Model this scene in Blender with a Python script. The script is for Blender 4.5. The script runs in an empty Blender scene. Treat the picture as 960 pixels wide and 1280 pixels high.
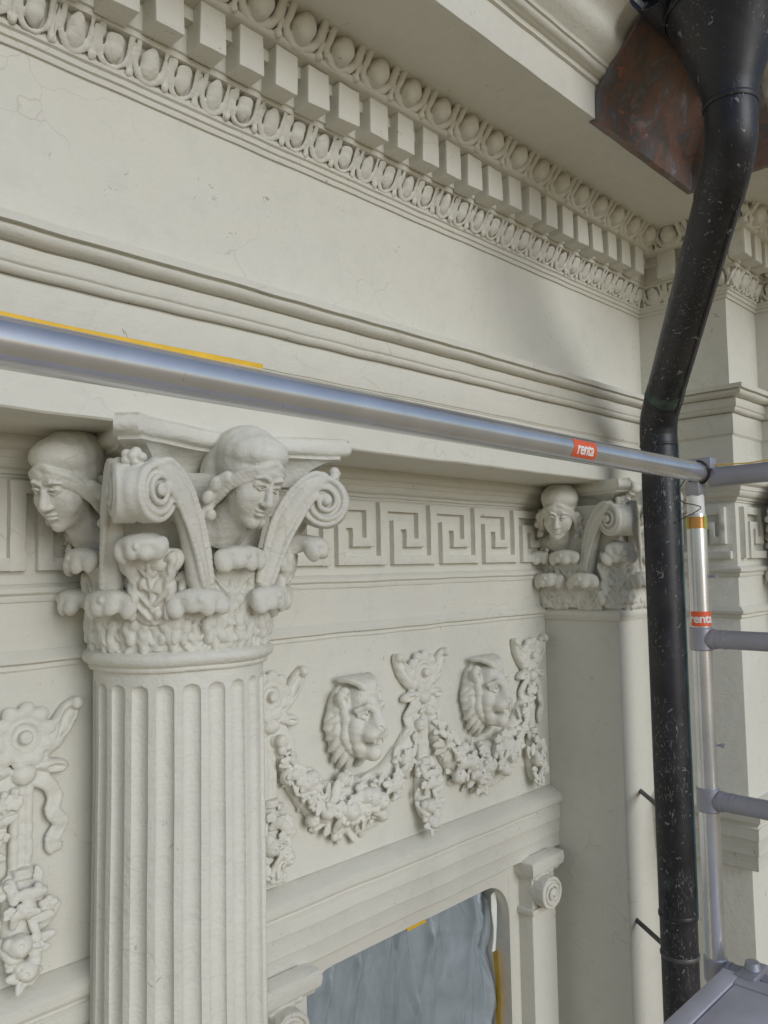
import bpy, bmesh, math, random
import numpy as np
from mathutils import Matrix, Vector

random.seed(7); rng = np.random.default_rng(11)
S = bpy.context.scene
COL = S.collection
R_ = math.radians

# ------------------------------------------------------------------ camera
yaw, pitch, roll = R_(44.58), R_(3.79), R_(-1.05)
d = np.array([math.cos(yaw)*math.cos(pitch), math.sin(yaw)*math.cos(pitch), math.sin(pitch)])
r = np.array([math.sin(yaw), -math.cos(yaw), 0.0]); u = np.cross(r, d)
r, u = r*math.cos(roll)+u*math.sin(roll), -r*math.sin(roll)+u*math.cos(roll)
cam = bpy.data.cameras.new('camera'); cam.sensor_fit = 'AUTO'; cam.sensor_width = 36
cam.lens = 36*1000/1280; cam.clip_start = 0.05; cam.clip_end = 2000
co = bpy.data.objects.new('camera', cam); COL.objects.link(co)
co.matrix_world = Matrix(((r[0], u[0], -d[0], 0), (r[1], u[1], -d[1], 0), (r[2], u[2], -d[2], 0), (0, 0, 0, 1)))
S.camera = co

# ------------------------------------------------------------------ light
SUN_DIR = Vector((-0.08, -0.95, 0.28)).normalized()      # towards the soft bright part of the sky
w = bpy.data.worlds.new('World'); S.world = w; w.use_nodes = True
nt = w.node_tree; bg = nt.nodes['Background']
sky = nt.nodes.new('ShaderNodeTexSky'); sky.sky_type = 'NISHITA'; sky.sun_disc = False
sky.sun_elevation = R_(38); sky.sun_rotation = math.atan2(SUN_DIR.x, SUN_DIR.y)
sky.air_density = 1.0; sky.dust_density = 0.8; sky.ozone_density = 1.0
nt.links.new(sky.outputs[0], bg.inputs[0]); bg.inputs[1].default_value = 0.087
sl = bpy.data.lights.new('sun', 'SUN'); sl.energy = 1.42; sl.angle = R_(34); sl.color = (0.97, 0.985, 1.0)
so = bpy.data.objects.new('sun', sl); COL.objects.link(so)
so.rotation_euler = SUN_DIR.to_track_quat('Z', 'Y').to_euler()
S.view_settings.view_transform = 'Standard'; S.view_settings.look = 'None'
S.view_settings.gamma = 1; S.view_settings.use_curve_mapping = False
S.view_settings.exposure = 0.0
S.render.engine = 'CYCLES'
S.cycles.max_bounces = 10; S.cycles.diffuse_bounces = 5; S.cycles.transparent_max_bounces = 12

# ------------------------------------------------------------------ materials
def new_mat(name):
    m = bpy.data.materials.new(name); m.use_nodes = True
    return m, m.node_tree.nodes, m.node_tree.links, m.node_tree.nodes['Principled BSDF']

def noise(n, l, vec, scale, detail=4, rough=.55, dist=0):
    t = n.new('ShaderNodeTexNoise'); t.inputs['Scale'].default_value = scale
    t.inputs['Detail'].default_value = detail; t.inputs['Roughness'].default_value = rough
    t.inputs['Distortion'].default_value = dist
    if vec is not None: l.new(vec, t.inputs['Vector'])
    return t

def ramp(n, l, src, stops):
    c = n.new('ShaderNodeValToRGB'); e = c.color_ramp.elements
    e[0].position, e[0].color = stops[0][0], stops[0][1]; e[1].position, e[1].color = stops[-1][0], stops[-1][1]
    for p, col in stops[1:-1]:
        k = e.new(p); k.color = col
    l.new(src, c.inputs[0]); return c

def mixc(n, l, fac, a, b, mode='MIX'):
    m = n.new('ShaderNodeMix'); m.data_type = 'RGBA'; m.blend_type = mode
    for s, v in ((m.inputs[0], fac), (m.inputs[6], a), (m.inputs[7], b)):
        if hasattr(v, 'is_output') or hasattr(v, 'links'): l.new(v, s)
        else: s.default_value = v
    return m.outputs[2]

def g(v, a=1): return (v, v, v, a)

def bumps(n, l, items, normal=None):
    """items: (height socket, distance, strength)"""
    last = None
    for h, dist, st in items:
        b = n.new('ShaderNodeBump'); b.inputs['Distance'].default_value = dist; b.inputs['Strength'].default_value = st
        l.new(h, b.inputs['Height'])
        if last is not None: l.new(last, b.inputs['Normal'])
        last = b.outputs[0]
    return last

def plaster(name, base, var=.05, fine=1.0, chips=True):
    m, n, l, p = new_mat(name)
    pos = n.new('ShaderNodeNewGeometry').outputs['Position']
    big = noise(n, l, pos, 2.6, 3, .6); mid = noise(n, l, pos, 16, 3, .6, .4); sm = noise(n, l, pos, 85, 2, .6)
    c1 = ramp(n, l, big.outputs[0], [(.3, tuple(x*(1-var) for x in base)+(1,)), (.7, tuple(min(1, x*(1+var*.6)) for x in base)+(1,))])
    c2 = ramp(n, l, mid.outputs[0], [(.28, g(.955)), (.5, g(1.0)), (.75, (1.0, .99, .97, 1))])
    col = mixc(n, l, 1.0, c1.outputs[0], c2.outputs[0], 'MULTIPLY')
    # small dirt specks and bare nicks left by brushing
    sp = noise(n, l, pos, 46, 2, .7, 1.2)
    spr = ramp(n, l, sp.outputs[0], [(.675, g(0)), (.72, g(1))])
    sel = noise(n, l, pos, 5.5, 1, .6); selr = ramp(n, l, sel.outputs[0], [(.52, g(0)), (.64, g(1))])
    mm = n.new('ShaderNodeMath'); mm.operation = 'MULTIPLY'; l.new(spr.outputs[0], mm.inputs[0]); l.new(selr.outputs[0], mm.inputs[1])
    mk = n.new('ShaderNodeMath'); mk.operation = 'MULTIPLY'; l.new(mm.outputs[0], mk.inputs[0]); mk.inputs[1].default_value = .55 if chips else .2
    col = mixc(n, l, mk.outputs[0], col, (.20, .17, .12, 1))
    # hairline cracks in the old coats of paint
    wp = noise(n, l, pos, 9, 2, .6); wm = n.new('ShaderNodeMix'); wm.data_type = 'VECTOR'; wm.inputs[0].default_value = .09
    l.new(pos, wm.inputs[4]); l.new(wp.outputs['Color'], wm.inputs[5])
    vo = n.new('ShaderNodeTexVoronoi'); vo.feature = 'DISTANCE_TO_EDGE'; vo.inputs['Scale'].default_value = 8.5; l.new(wm.outputs[1], vo.inputs['Vector'])
    cr = ramp(n, l, vo.outputs['Distance'], [(.0, g(1)), (.012, g(0))])
    cs = noise(n, l, pos, 3.1, 1, .6); csr = ramp(n, l, cs.outputs[0], [(.56, g(0)), (.64, g(1))])
    cm = n.new('ShaderNodeMath'); cm.operation = 'MULTIPLY'; l.new(cr.outputs[0], cm.inputs[0]); l.new(csr.outputs[0], cm.inputs[1])
    ck = n.new('ShaderNodeMath'); ck.operation = 'MULTIPLY'; l.new(cm.outputs[0], ck.inputs[0]); ck.inputs[1].default_value = .30
    col = mixc(n, l, ck.outputs[0], col, (.30, .27, .21, 1))
    l.new(col, p.inputs['Base Color'])
    p.inputs['Roughness'].default_value = .62; p.inputs['Specular IOR Level'].default_value = .35
    # brushed paint: stretched noise
    mp = n.new('ShaderNodeMapping'); l.new(pos, mp.inputs[0]); mp.inputs['Scale'].default_value = (9, 9, 60)
    br = noise(n, l, mp.outputs[0], 1.6, 2, .6, .6)
    nb = bumps(n, l, [(mid.outputs[0], .010, .30*fine), (br.outputs[0], .003, .28*fine), (sm.outputs[0], .0022, .40*fine)])
    l.new(nb, p.inputs['Normal'])
    return m

M = {}
M['plaster'] = plaster('cream_painted_plaster', (.668, .654, .580), .03, .9)
M['carved'] = plaster('cream_painted_carving', (.688, .674, .602), .04, 1.6)

def metal_alu(name, base, rough, metal=.92, fine=1.0):
    m, n, l, p = new_mat(name)
    tc = n.new('ShaderNodeTexCoord').outputs['Object']
    a = noise(n, l, tc, 30, 5, .65, .5); b = noise(n, l, tc, 6, 4, .6)
    c = ramp(n, l, b.outputs[0], [(.3, tuple(x*.78 for x in base)+(1,)), (.7, base+(1,))])
    s = noise(n, l, tc, 70, 3, .7, 1.5); sr = ramp(n, l, s.outputs[0], [(.70, g(0)), (.74, g(1))])
    col = mixc(n, l, sr.outputs[0], c.outputs[0], tuple(x*.45 for x in base)+(1,))
    l.new(col, p.inputs['Base Color']); p.inputs['Metallic'].default_value = metal
    rr = ramp(n, l, a.outputs[0], [(.3, g(rough*.92)), (.7, g(min(1, rough*1.12)))])
    l.new(rr.outputs[0], p.inputs['Roughness'])
    l.new(bumps(n, l, [(b.outputs[0], .003, .03*fine), (a.outputs[0], .0006, .016*fine)]), p.inputs['Normal'])
    return m
M['alu'] = metal_alu('scuffed_aluminium', (.78, .79, .82), .25, .80)
M['alu_dull'] = metal_alu('dull_aluminium', (.42, .42, .475), .45, .55)
M['alu_deck'] = metal_alu('dusty_aluminium_deck', (.56, .55, .61), .60, .20, 2.5)

def pipe_mat():
    m, n, l, p = new_mat('blackened_copper_pipe')
    tc = n.new('ShaderNodeTexCoord').outputs['Object']
    b = noise(n, l, tc, 5, 5, .65, .4)
    c = ramp(n, l, b.outputs[0], [(.32, (.012, .012, .015, 1)), (.55, (.026, .026, .032, 1)), (.75, (.052, .044, .042, 1))])
    pt = noise(n, l, tc, 3.3, 5, .7, .8); pr = ramp(n, l, pt.outputs[0], [(.62, g(0)), (.72, g(1))])
    col = mixc(n, l, pr.outputs[0], c.outputs[0], (.040, .062, .055, 1))
    # chalky paint spatter and scratches
    sp = noise(n, l, tc, 55, 2, .5, .8); s1 = ramp(n, l, sp.outputs[0], [(.688, g(0)), (.708, g(1))])
    mp = n.new('ShaderNodeMapping'); l.new(tc, mp.inputs[0]); mp.inputs['Scale'].default_value = (190, 190, 42)
    mp.inputs['Rotation'].default_value = (.12, .08, 0)
    sc = noise(n, l, mp.outputs[0], 1, 2, .5, 1.2); s2 = ramp(n, l, sc.outputs[0], [(.635, g(0)), (.665, g(1))])
    mk = noise(n, l, tc, 6, 3, .6); mr = ramp(n, l, mk.outputs[0], [(.42, g(0)), (.60, g(1))])
    ad = n.new('ShaderNodeMath'); ad.operation = 'MAXIMUM'; l.new(s1.outputs[0], ad.inputs[0])
    ml = n.new('ShaderNodeMath'); ml.operation = 'MULTIPLY'; l.new(s2.outputs[0], ml.inputs[0]); l.new(mr.outputs[0], ml.inputs[1])
    l.new(ml.outputs[0], ad.inputs[1])
    col = mixc(n, l, ad.outputs[0], col, (.20, .197, .195, 1))
    l.new(col, p.inputs['Base Color']); p.inputs['Metallic'].default_value = .15
    rr = ramp(n, l, b.outputs[0], [(.3, g(.34)), (.7, g(.52))]); l.new(rr.outputs[0], p.inputs['Roughness'])
    l.new(bumps(n, l, [(b.outputs[0], .006, .25), (ad.outputs[0], .0008, .5)]), p.inputs['Normal'])
    return m
M['pipe'] = pipe_mat()

def copper_mat():
    m, n, l, p = new_mat('tarnished_copper_sheet')
    tc = n.new('ShaderNodeNewGeometry').outputs['Position']
    a = noise(n, l, tc, 7, 6, .65, .9); b = noise(n, l, tc, 22, 5, .7, .6)
    c = ramp(n, l, a.outputs[0], [(.30, (.17, .165, .18, 1)), (.42, (.13, .115, .112, 1)), (.50, (.24, .14, .11, 1)), (.58, (.16, .14, .14, 1)), (.72, (.38, .33, .36, 1))])
    o = ramp(n, l, b.outputs[0], [(.60, g(0)), (.66, g(1))]); o2 = noise(n, l, tc, 3.2, 2, .5); o2r = ramp(n, l, o2.outputs[0], [(.46, g(0)), (.56, g(1))])
    mm = n.new('ShaderNodeMath'); mm.operation = 'MULTIPLY'; l.new(o.outputs[0], mm.inputs[0]); l.new(o2r.outputs[0], mm.inputs[1])
    col = mixc(n, l, mm.outputs[0], c.outputs[0], (.55, .20, .11, 1))
    l.new(col, p.inputs['Base Color']); p.inputs['Metallic'].default_value = .30
    rr = ramp(n, l, b.outputs[0], [(.3, g(.38)), (.7, g(.6))]); l.new(rr.outputs[0], p.inputs['Roughness'])
    l.new(bumps(n, l, [(a.outputs[0], .012, .25)]), p.inputs['Normal'])
    return m
M['copper'] = copper_mat()

def simple(name, col, rough=.5, metal=0, var=.12, scale=30):
    m, n, l, p = new_mat(name)
    tc = n.new('ShaderNodeTexCoord').outputs['Object']
    a = noise(n, l, tc, scale, 4, .6)
    c = ramp(n, l, a.outputs[0], [(.3, tuple(x*(1-var) for x in col)+(1,)), (.7, tuple(min(1, x*(1+var)) for x in col)+(1,))])
    l.new(c.outputs[0], p.inputs['Base Color']); p.inputs['Roughness'].default_value = rough; p.inputs['Metallic'].default_value = metal
    return m
M['orange'] = simple('orange_red_sticker', (.80, .125, .045), .4)
M['white'] = simple('white_print', (.85, .85, .82), .45, 0, .03)
M['yellow'] = simple('yellow_strap', (.78, .47, .03), .5)
M['tape'] = simple('amber_tape', (.50, .25, .07), .22, .35, .25)
M['tape_green'] = simple('yellow_green_tape', (.42, .40, .06), .4)
M['wire'] = simple('rusty_wire', (.05, .028, .02), .6, .5, .4)
M['iron'] = simple('grey_iron', (.12, .12, .125), .55, .5, .3)
M['ground'] = simple('pale_street_paving', (.62, .43, .19), .85, 0, .2, 1.5)
M['dark_frame'] = simple('dark_window_frame', (.045, .055, .075), .4)
M['verdigris'] = simple('verdigris_edge', (.045, .085, .095), .6, .2, .4, 14)
M['patina'] = simple('green_patina_patch', (.050, .080, .066), .6, .1, .7, 26)
M['roof'] = simple('grey_sheet_roof', (.10, .10, .105), .5, .3)

def glass_mat():
    m, n, l, p = new_mat('window_glass')
    p.inputs['Base Color'].default_value = (.05, .06, .07, 1); p.inputs['Roughness'].default_value = .06
    p.inputs['Transmission Weight'].default_value = .55
    return m
M['glass'] = glass_mat()

def plastic_mat():
    m, n, l, p = new_mat('blue_grey_plastic_film')
    tc = n.new('ShaderNodeNewGeometry').outputs['Position']
    a = noise(n, l, tc, 9, 4, .6, .8)
    p.inputs['Base Color'].default_value = (.56, .64, .70, 1); p.inputs['Roughness'].default_value = .20
    p.inputs['Specular IOR Level'].default_value = .6
    tr = n.new('ShaderNodeBsdfTransparent'); tr.inputs[0].default_value = (.80, .87, .92, 1)
    tl = n.new('ShaderNodeBsdfTranslucent'); tl.inputs[0].default_value = (.55, .62, .66, 1)
    m1 = n.new('ShaderNodeMixShader'); m1.inputs[0].default_value = .25
    l.new(p.outputs[0], m1.inputs[1]); l.new(tl.outputs[0], m1.inputs[2])
    m2 = n.new('ShaderNodeMixShader')
    rr = ramp(n, l, a.outputs[0], [(.3, g(.10)), (.7, g(.32))]); l.new(rr.outputs[0], m2.inputs[0])
    l.new(m1.outputs[0], m2.inputs[1]); l.new(tr.outputs[0], m2.inputs[2])
    l.new(m2.outputs[0], n['Material Output'].inputs[0])
    l.new(bumps(n, l, [(a.outputs[0], .004, .3)]), p.inputs['Normal'])
    return m
M['film'] = plastic_mat()

# ------------------------------------------------------------------ mesh helpers
_k = rng.normal(size=(9, 3)); _k = _k/np.linalg.norm(_k, axis=1)[:, None]*np.array([9, 14, 22, 31, 45, 60, 85, 110, 140])[:, None]
_p = rng.uniform(0, 6.28, (9, 3)); _a = np.array([1, .9, .8, .7, .5, .4, .3, .22, .18])
def wob(P, amp):
    """hand-worked unevenness: smooth pseudo-noise displacement of points"""
    P = np.asarray(P, float); out = np.zeros_like(P)
    for i in range(9):
        ph = P@_k[i]
        for c in range(3): out[:, c] += _a[i]*np.sin(ph+_p[i, c]+c*2.1)
    return P+out*amp*.5

def mesh(name, V, F, mat, angle=38):
    me = bpy.data.meshes.new(name)
    me.from_pydata([tuple(map(float, v)) for v in V], [], [tuple(map(int, f)) for f in F])
    me.materials.append(M[mat]); me.polygons.foreach_set('use_smooth', [True]*len(me.polygons))
    if angle: me.set_sharp_from_angle(angle=R_(angle))
    me.update(); return me

def link(name, me, parent=None, loc=None, rz=None, scale=None):
    o = bpy.data.objects.new(name, me); COL.objects.link(o); o.parent = parent
    if loc is not None: o.location = loc
    if rz is not None: o.rotation_euler = (0, 0, rz)
    if scale is not None: o.scale = scale
    return o

def add(name, V, F, mat, parent=None, angle=38): return link(name, mesh(name, V, F, mat, angle), parent)

def empty(name, loc, label, cat, group=None):
    o = bpy.data.objects.new(name, None); COL.objects.link(o); o.location = loc; o.empty_display_size = .1
    tag(o, label, cat, group); return o
def tag(o, label, cat, group=None):
    o['label'] = label; o['category'] = cat
    if group: o['group'] = group
    return o

def merge(*parts):
    V, F, n = [], [], 0
    for v, f in parts:
        v = np.asarray(v, float); V.append(v); F += [tuple(i+n for i in q) for q in f]; n += len(v)
    return np.concatenate(V), F

def box(x0, x1, y0, y1, z0, z1, bev=0.0, seg=2, cuts=0):
    bm = bmesh.new(); bmesh.ops.create_cube(bm, size=1)
    for v in bm.verts:
        v.co = ((x0+x1)/2+v.co.x*(x1-x0), (y0+y1)/2+v.co.y*(y1-y0), (z0+z1)/2+v.co.z*(z1-z0))
    if cuts: bmesh.ops.subdivide_edges(bm, edges=bm.edges[:], cuts=cuts, use_grid_fill=True)
    if bev: bmesh.ops.bevel(bm, geom=bm.edges[:] if not cuts else [e for e in bm.edges if e.is_manifold and e.calc_face_angle() > .5], offset=bev, segments=seg, affect='EDGES', profile=.5)
    bm.verts.ensure_lookup_table(); V = np.array([v.co[:] for v in bm.verts]); F = [[v.index for v in f.verts] for f in bm.faces]
    bm.free(); return V, F

def sweep(path, prof, seg=.040, jit=.0013, ends=True):
    """prof: (out, z) list bottom to top swept along a plan path, mitred; outward is to the right of travel"""
    path = np.asarray(path, float); prof = np.asarray(prof, float); n = len(path); rings = []
    dirs = [(path[i+1]-path[i])/np.linalg.norm(path[i+1]-path[i]) for i in range(n-1)]
    nor = [np.array([t[1], -t[0]]) for t in dirs]
    mit = []
    for i in range(n):
        if i == 0: mit.append(nor[0])
        elif i == n-1: mit.append(nor[-1])
        else:
            m = nor[i-1]+nor[i]; mit.append(m/(m@m)*2 if m@m > 1e-6 else nor[i])
    for i in range(n-1):
        L = np.linalg.norm(path[i+1]-path[i]); k = max(1, int(L/seg))
        for j in range(k+(1 if i == n-2 else 0)):
            t = j/k; rings.append([np.append((path[i]+mit[i]*o)*(1-t)+(path[i+1]+mit[i+1]*o)*t, z) for o, z in prof])
    m = len(prof); V = np.array(rings).reshape(-1, 3); F = []
    for i in range(len(rings)-1):
        a, b = i*m, (i+1)*m
        for j in range(m-1): F.append((a+j, b+j, b+j+1, a+j+1))
    if ends:
        F.append(tuple(range(m))); F.append(tuple(reversed(range(len(V)-m, len(V)))))
    if jit: V = wob(V, jit)
    return V, F

def lathe(prof, n=48, c=(0, 0, 0), cap=True):
    V, F = [], []
    for R, z in prof:
        for i in range(n):
            a = 2*math.pi*i/n; V.append((c[0]+R*math.cos(a), c[1]+R*math.sin(a), c[2]+z))
    for j in range(len(prof)-1):
        for i in range(n): F.append((j*n+i, j*n+(i+1) % n, (j+1)*n+(i+1) % n, (j+1)*n+i))
    if cap:
        F.append(tuple(reversed(range(n)))); F.append(tuple(range((len(prof)-1)*n, len(prof)*n)))
    return np.array(V), F

def tube(path, rad, n=28, cap=True):
    P = [Vector(p) for p in path]; rad = [rad]*len(P) if np.isscalar(rad) else rad; V, F = [], []
    T = []
    for i in range(len(P)):
        a = (P[i]-P[i-1]).normalized() if i else None; b = (P[i+1]-P[i]).normalized() if i < len(P)-1 else None
        T.append((a+b).normalized() if a and b else (a or b))
    N = T[0].orthogonal().normalized()
    for i in range(len(P)):
        if i: N = (T[i-1].rotation_difference(T[i])@N); N = (N-T[i]*N.dot(T[i])).normalized()
        B = T[i].cross(N)
        for j in range(n):
            t = 2*math.pi*j/n; V.append(tuple(P[i]+(N*math.cos(t)+B*math.sin(t))*rad[i]))
    for i in range(len(P)-1):
        for j in range(n): F.append((i*n+j, i*n+(j+1) % n, (i+1)*n+(j+1) % n, (i+1)*n+j))
    if cap: F.append(tuple(reversed(range(n)))); F.append(tuple(range((len(P)-1)*n, len(P)*n)))
    return np.array(V), F

def bezier(P, n=24):
    """smooth curve through points (Catmull-Rom)"""
    P = [np.array(p, float) for p in P]; Q = [2*P[0]-P[1]]+P+[2*P[-1]-P[-2]]; out = []
    for i in range(1, len(Q)-2):
        for t in np.linspace(0, 1, n, endpoint=False):
            a, b, c, e = Q[i-1:i+3]
            out.append(.5*(2*b+(c-a)*t+(2*a-5*b+4*c-e)*t*t+(3*b-a-3*c+e)*t**3))
    out.append(P[-1]); return out

# ------------------------------------------------------------------ implicit sculpting (distance field + surface nets)
def rotm(ax=0, ay=0, az=0):
    return np.array((Matrix.Rotation(R_(az), 3, 'Z')@Matrix.Rotation(R_(ay), 3, 'Y')@Matrix.Rotation(R_(ax), 3, 'X')))

class Clay:
    def __init__(s, lo, hi, h):
        s.lo = np.array(lo, np.float32); s.h = h
        s.n = np.ceil((np.array(hi)-np.array(lo))/h).astype(int)+1
        s.v = np.full(s.n, .04, np.float32)
        s.ax = [s.lo[i]+np.arange(s.n[i], dtype=np.float32)*h for i in range(3)]
    def _win(s, lo, hi):
        a = np.clip(np.floor((np.array(lo)-s.lo)/s.h).astype(int), 0, s.n-1); b = np.clip(np.ceil((np.array(hi)-s.lo)/s.h).astype(int)+1, 1, s.n)
        sl = tuple(slice(a[i], max(b[i], a[i]+1)) for i in range(3))
        return sl, s.ax[0][sl[0]][:, None, None], s.ax[1][sl[1]][None, :, None], s.ax[2][sl[2]][None, None, :]
    def _put(s, sl, f, k, sub):
        o = s.v[sl]
        if sub: f = -f; hh = np.clip(.5-.5*(f-o)/k, 0, 1); s.v[sl] = f*(1-hh)+o*hh+k*hh*(1-hh)
        else: hh = np.clip(.5+.5*(o-f)/k, 0, 1); s.v[sl] = o*(1-hh)+f*hh-k*hh*(1-hh)
    def ell(s, c, rad, R=None, k=.006, sub=False):
        c = np.array(c, np.float32); rad = np.array(rad, np.float32); m = (rad.max() if R is not None else rad)+k+.012
        sl, X, Y, Z = s._win(c-m, c+m); X, Y, Z = X-c[0], Y-c[1], Z-c[2]
        if R is not None:
            X, Y, Z = (R[0, i]*X+R[1, i]*Y+R[2, i]*Z for i in range(3))
        k0 = np.sqrt((X/rad[0])**2+(Y/rad[1])**2+(Z/rad[2])**2); k1 = np.sqrt((X/rad[0]**2)**2+(Y/rad[1]**2)**2+(Z/rad[2]**2)**2)+1e-6
        s._put(sl, (k0*(k0-1)/k1).astype(np.float32), k, sub)
    def cap(s, a, b, ra, rb=None, k=.005, sub=False):
        rb = ra if rb is None else rb; a = np.array(a, np.float32); b = np.array(b, np.float32); m = max(ra, rb)+k+.012
        sl, X, Y, Z = s._win(np.minimum(a, b)-m, np.maximum(a, b)+m); e = b-a; L = float(e@e)+1e-9
        t = np.clip(((X-a[0])*e[0]+(Y-a[1])*e[1]+(Z-a[2])*e[2])/L, 0, 1)
        f = np.sqrt((X-a[0]-t*e[0])**2+(Y-a[1]-t*e[1])**2+(Z-a[2]-t*e[2])**2)-(ra+(rb-ra)*t)
        s._put(sl, f.astype(np.float32), k, sub)
    def path(s, P, ra, rb=None, k=.004, sub=False, mid=None):
        rb = ra if rb is None else rb; n = len(P)-1
        rr = lambda t: (ra+(rb-ra)*t) if mid is None else (ra*(1-t)+rb*t)*(1-4*t*(1-t))+mid*4*t*(1-t)
        for i in range(n): s.cap(P[i], P[i+1], rr(i/n), rr((i+1)/n), k, sub)
    def cyl(s, c, axis, rad, half, k=.004, rnd=.004, sub=False):
        c = np.array(c, np.float32); axis = np.array(axis, np.float32); axis = axis/np.linalg.norm(axis); m = math.hypot(rad, half)+k+.012
        sl, X, Y, Z = s._win(c-m, c+m); X, Y, Z = X-c[0], Y-c[1], Z-c[2]
        h = X*axis[0]+Y*axis[1]+Z*axis[2]; q = np.sqrt(np.maximum(X*X+Y*Y+Z*Z-h*h, 0)); dx, dy = q-rad+rnd, np.abs(h)-half+rnd
        s._put(sl, (np.minimum(np.maximum(dx, dy), 0)+np.sqrt(np.maximum(dx, 0)**2+np.maximum(dy, 0)**2)-rnd).astype(np.float32), k, sub)
    def rough(s, amp, sc=1.0, seed=0):
        q = np.random.default_rng(seed); X, Y, Z = s.ax[0][:, None, None], s.ax[1][None, :, None], s.ax[2][None, None, :]
        f = 0
        for i in range(10):
            kk = q.normal(size=3); kk = kk/np.linalg.norm(kk)*q.uniform(60, 330)*sc
            f = f+np.sin(kk[0]*X+kk[1]*Y+kk[2]*Z+q.uniform(0, 6.28))*q.uniform(.4, 1)
        s.v += (f*amp/3).astype(np.float32)
    def cut_back(s, y):
        """flatten everything behind local y (against the wall)"""
        s.v = np.maximum(s.v, s.ax[1][None, :, None]-y)
    def mesh(s, name, mat='carved'):
        v = s.v; v[0] = v[-1] = .02; v[:, 0] = v[:, -1] = .02; v[:, :, 0] = v[:, :, -1] = .02
        nx, ny, nz = v.shape; neg = v < 0
        acc = np.zeros((nx-1, ny-1, nz-1, 3), np.float32); cnt = np.zeros((nx-1, ny-1, nz-1), np.float32)
        def sub(o): return tuple(slice(o[i], v.shape[i]-1+o[i]) for i in range(3))
        for axs in range(3):
            o1, o2 = [i for i in range(3) if i != axs]
            for p in (0, 1):
                for q in (0, 1):
                    A = [0, 0, 0]; A[o1] = p; A[o2] = q; B = list(A); B[axs] = 1
                    va, vb = v[sub(A)], v[sub(B)]; cr = neg[sub(A)] != neg[sub(B)]
                    t = np.where(cr, va/np.where(cr, va-vb, 1), 0)
                    for c in range(3):
                        acc[..., c] += np.where(cr, (t if c == axs else A[c]), 0)
                    cnt += cr
        act = cnt > 0; idx = np.full(act.shape, -1, np.int64); ii = np.argwhere(act); idx[act] = np.arange(len(ii))
        V = (ii+acc[act]/cnt[act][:, None])*s.h+s.lo
        F = []
        for axs in range(3):
            o1, o2 = [(1, 2), (2, 0), (0, 1)][axs]
            sa = [slice(1, -1)]*3; sa[axs] = slice(0, -1); sb = list(sa); sb[axs] = slice(1, None)
            a, b = neg[tuple(sa)], neg[tuple(sb)]; e = np.argwhere(a != b)
            if not len(e): continue
            off = np.array([1, 1, 1]); off[axs] = 0; e = e+off
            sg = neg[e[:, 0], e[:, 1], e[:, 2]]
            def ci(p, q):
                f = e.copy(); f[:, o1] += p; f[:, o2] += q; return idx[f[:, 0], f[:, 1], f[:, 2]]
            Q = np.stack([ci(-1, -1), ci(0, -1), ci(0, 0), ci(-1, 0)], 1)
            Q[~sg] = Q[~sg][:, ::-1]; F.append(Q)
        F = np.concatenate(F); me = bpy.data.meshes.new(name)
        me.vertices.add(len(V)); me.vertices.foreach_set('co', V.astype(np.float32).ravel())
        me.loops.add(F.size); me.loops.foreach_set('vertex_index', F.ravel().astype(np.int32))
        me.polygons.add(len(F)); me.polygons.foreach_set('loop_start', (np.arange(len(F))*4).astype(np.int32))
        me.polygons.foreach_set('use_smooth', np.ones(len(F), bool))
        me.update(calc_edges=True); me.validate(); me.materials.append(M[mat]); return me

# ================================================================== THE BUILDING
# plan (metres, eye at origin): back wall y=1.80, entablature face y=1.478, projecting bay face y=1.132
YB, YA, Y2 = 1.80, 1.478, 1.132
XP, XR = 2.724, 2.976            # pilaster side face, return of the projecting bay
ZS = .295                        # soffit under the architrave
GROUND = -6.0
ground = add('street', [(-60, -60, GROUND), (60, -60, GROUND), (60, 60, GROUND), (-60, 60, GROUND)], [(0, 1, 2, 3)], 'ground'); ground['kind'] = 'structure'

bld = empty('building', (1.0, 1.9, GROUND), 'cream painted classical facade with fluted column, lion head garlands and dentil cornice', 'building')
inv = Matrix.Translation((-1.0, -1.9, -GROUND))
def part(name, V, F, mat='plaster', parent=None, angle=38):
    o = add(name, V, F, mat, parent or bld, angle)
    if parent is None: o.matrix_parent_inverse = inv
    return o
def put(name, me, parent, loc=(0, 0, 0), rz=0, scale=None, rot=None):
    """a sub-part that shares its mesh; parts sit at the world origin under the building so loc is a world place"""
    o = link(name, me, parent, loc, None, scale); o.rotation_euler = rot if rot is not None else (0, 0, rz); return o

# ---- walls (solid blocks with the window opening left open)
WX0, WX1, WZT = 1.455, 2.438, -1.150
arch = []
rr_ = .13
for sx, xc in ((1, WX0), (-1, WX1)):      # rounded upper corners of the opening
    pts = [(xc, WZT-rr_)]+[(xc+sx*rr_*(1-math.cos(a)), WZT-rr_+rr_*math.sin(a)) for a in np.linspace(0, math.pi/2, 9)][1:]+[(xc+sx*rr_, WZT+.02), (xc-sx*.002, WZT+.02)]
    n = len(pts); V = [(x, YB+.001, z) for x, z in pts]+[(x, YB+.36, z) for x, z in pts]
    f1 = tuple(range(n)); f2 = tuple(range(2*n-1, n-1, -1)); sd = [(i, i+n, (i+1) % n+n, (i+1) % n) for i in range(n)]
    if sx < 0: f1, f2, sd = f1[::-1], f2[::-1], [q[::-1] for q in sd]
    arch.append((V, [f1[::-1], f2[::-1]]+[q[::-1] for q in sd]))
V, F = merge(box(-1.6, WX0, YB, 2.3, GROUND, -.2), box(WX1, 3.1, YB, 2.3, GROUND, -.2), box(WX0-.001, WX1+.001, YB+.0005, 2.3, WZT, -.2),
             box(WX0-.001, WX1+.001, YB+.0005, 2.3, GROUND, -2.9), *arch)
wall = part('wall', V, F, 'plaster', angle=30)
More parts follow.
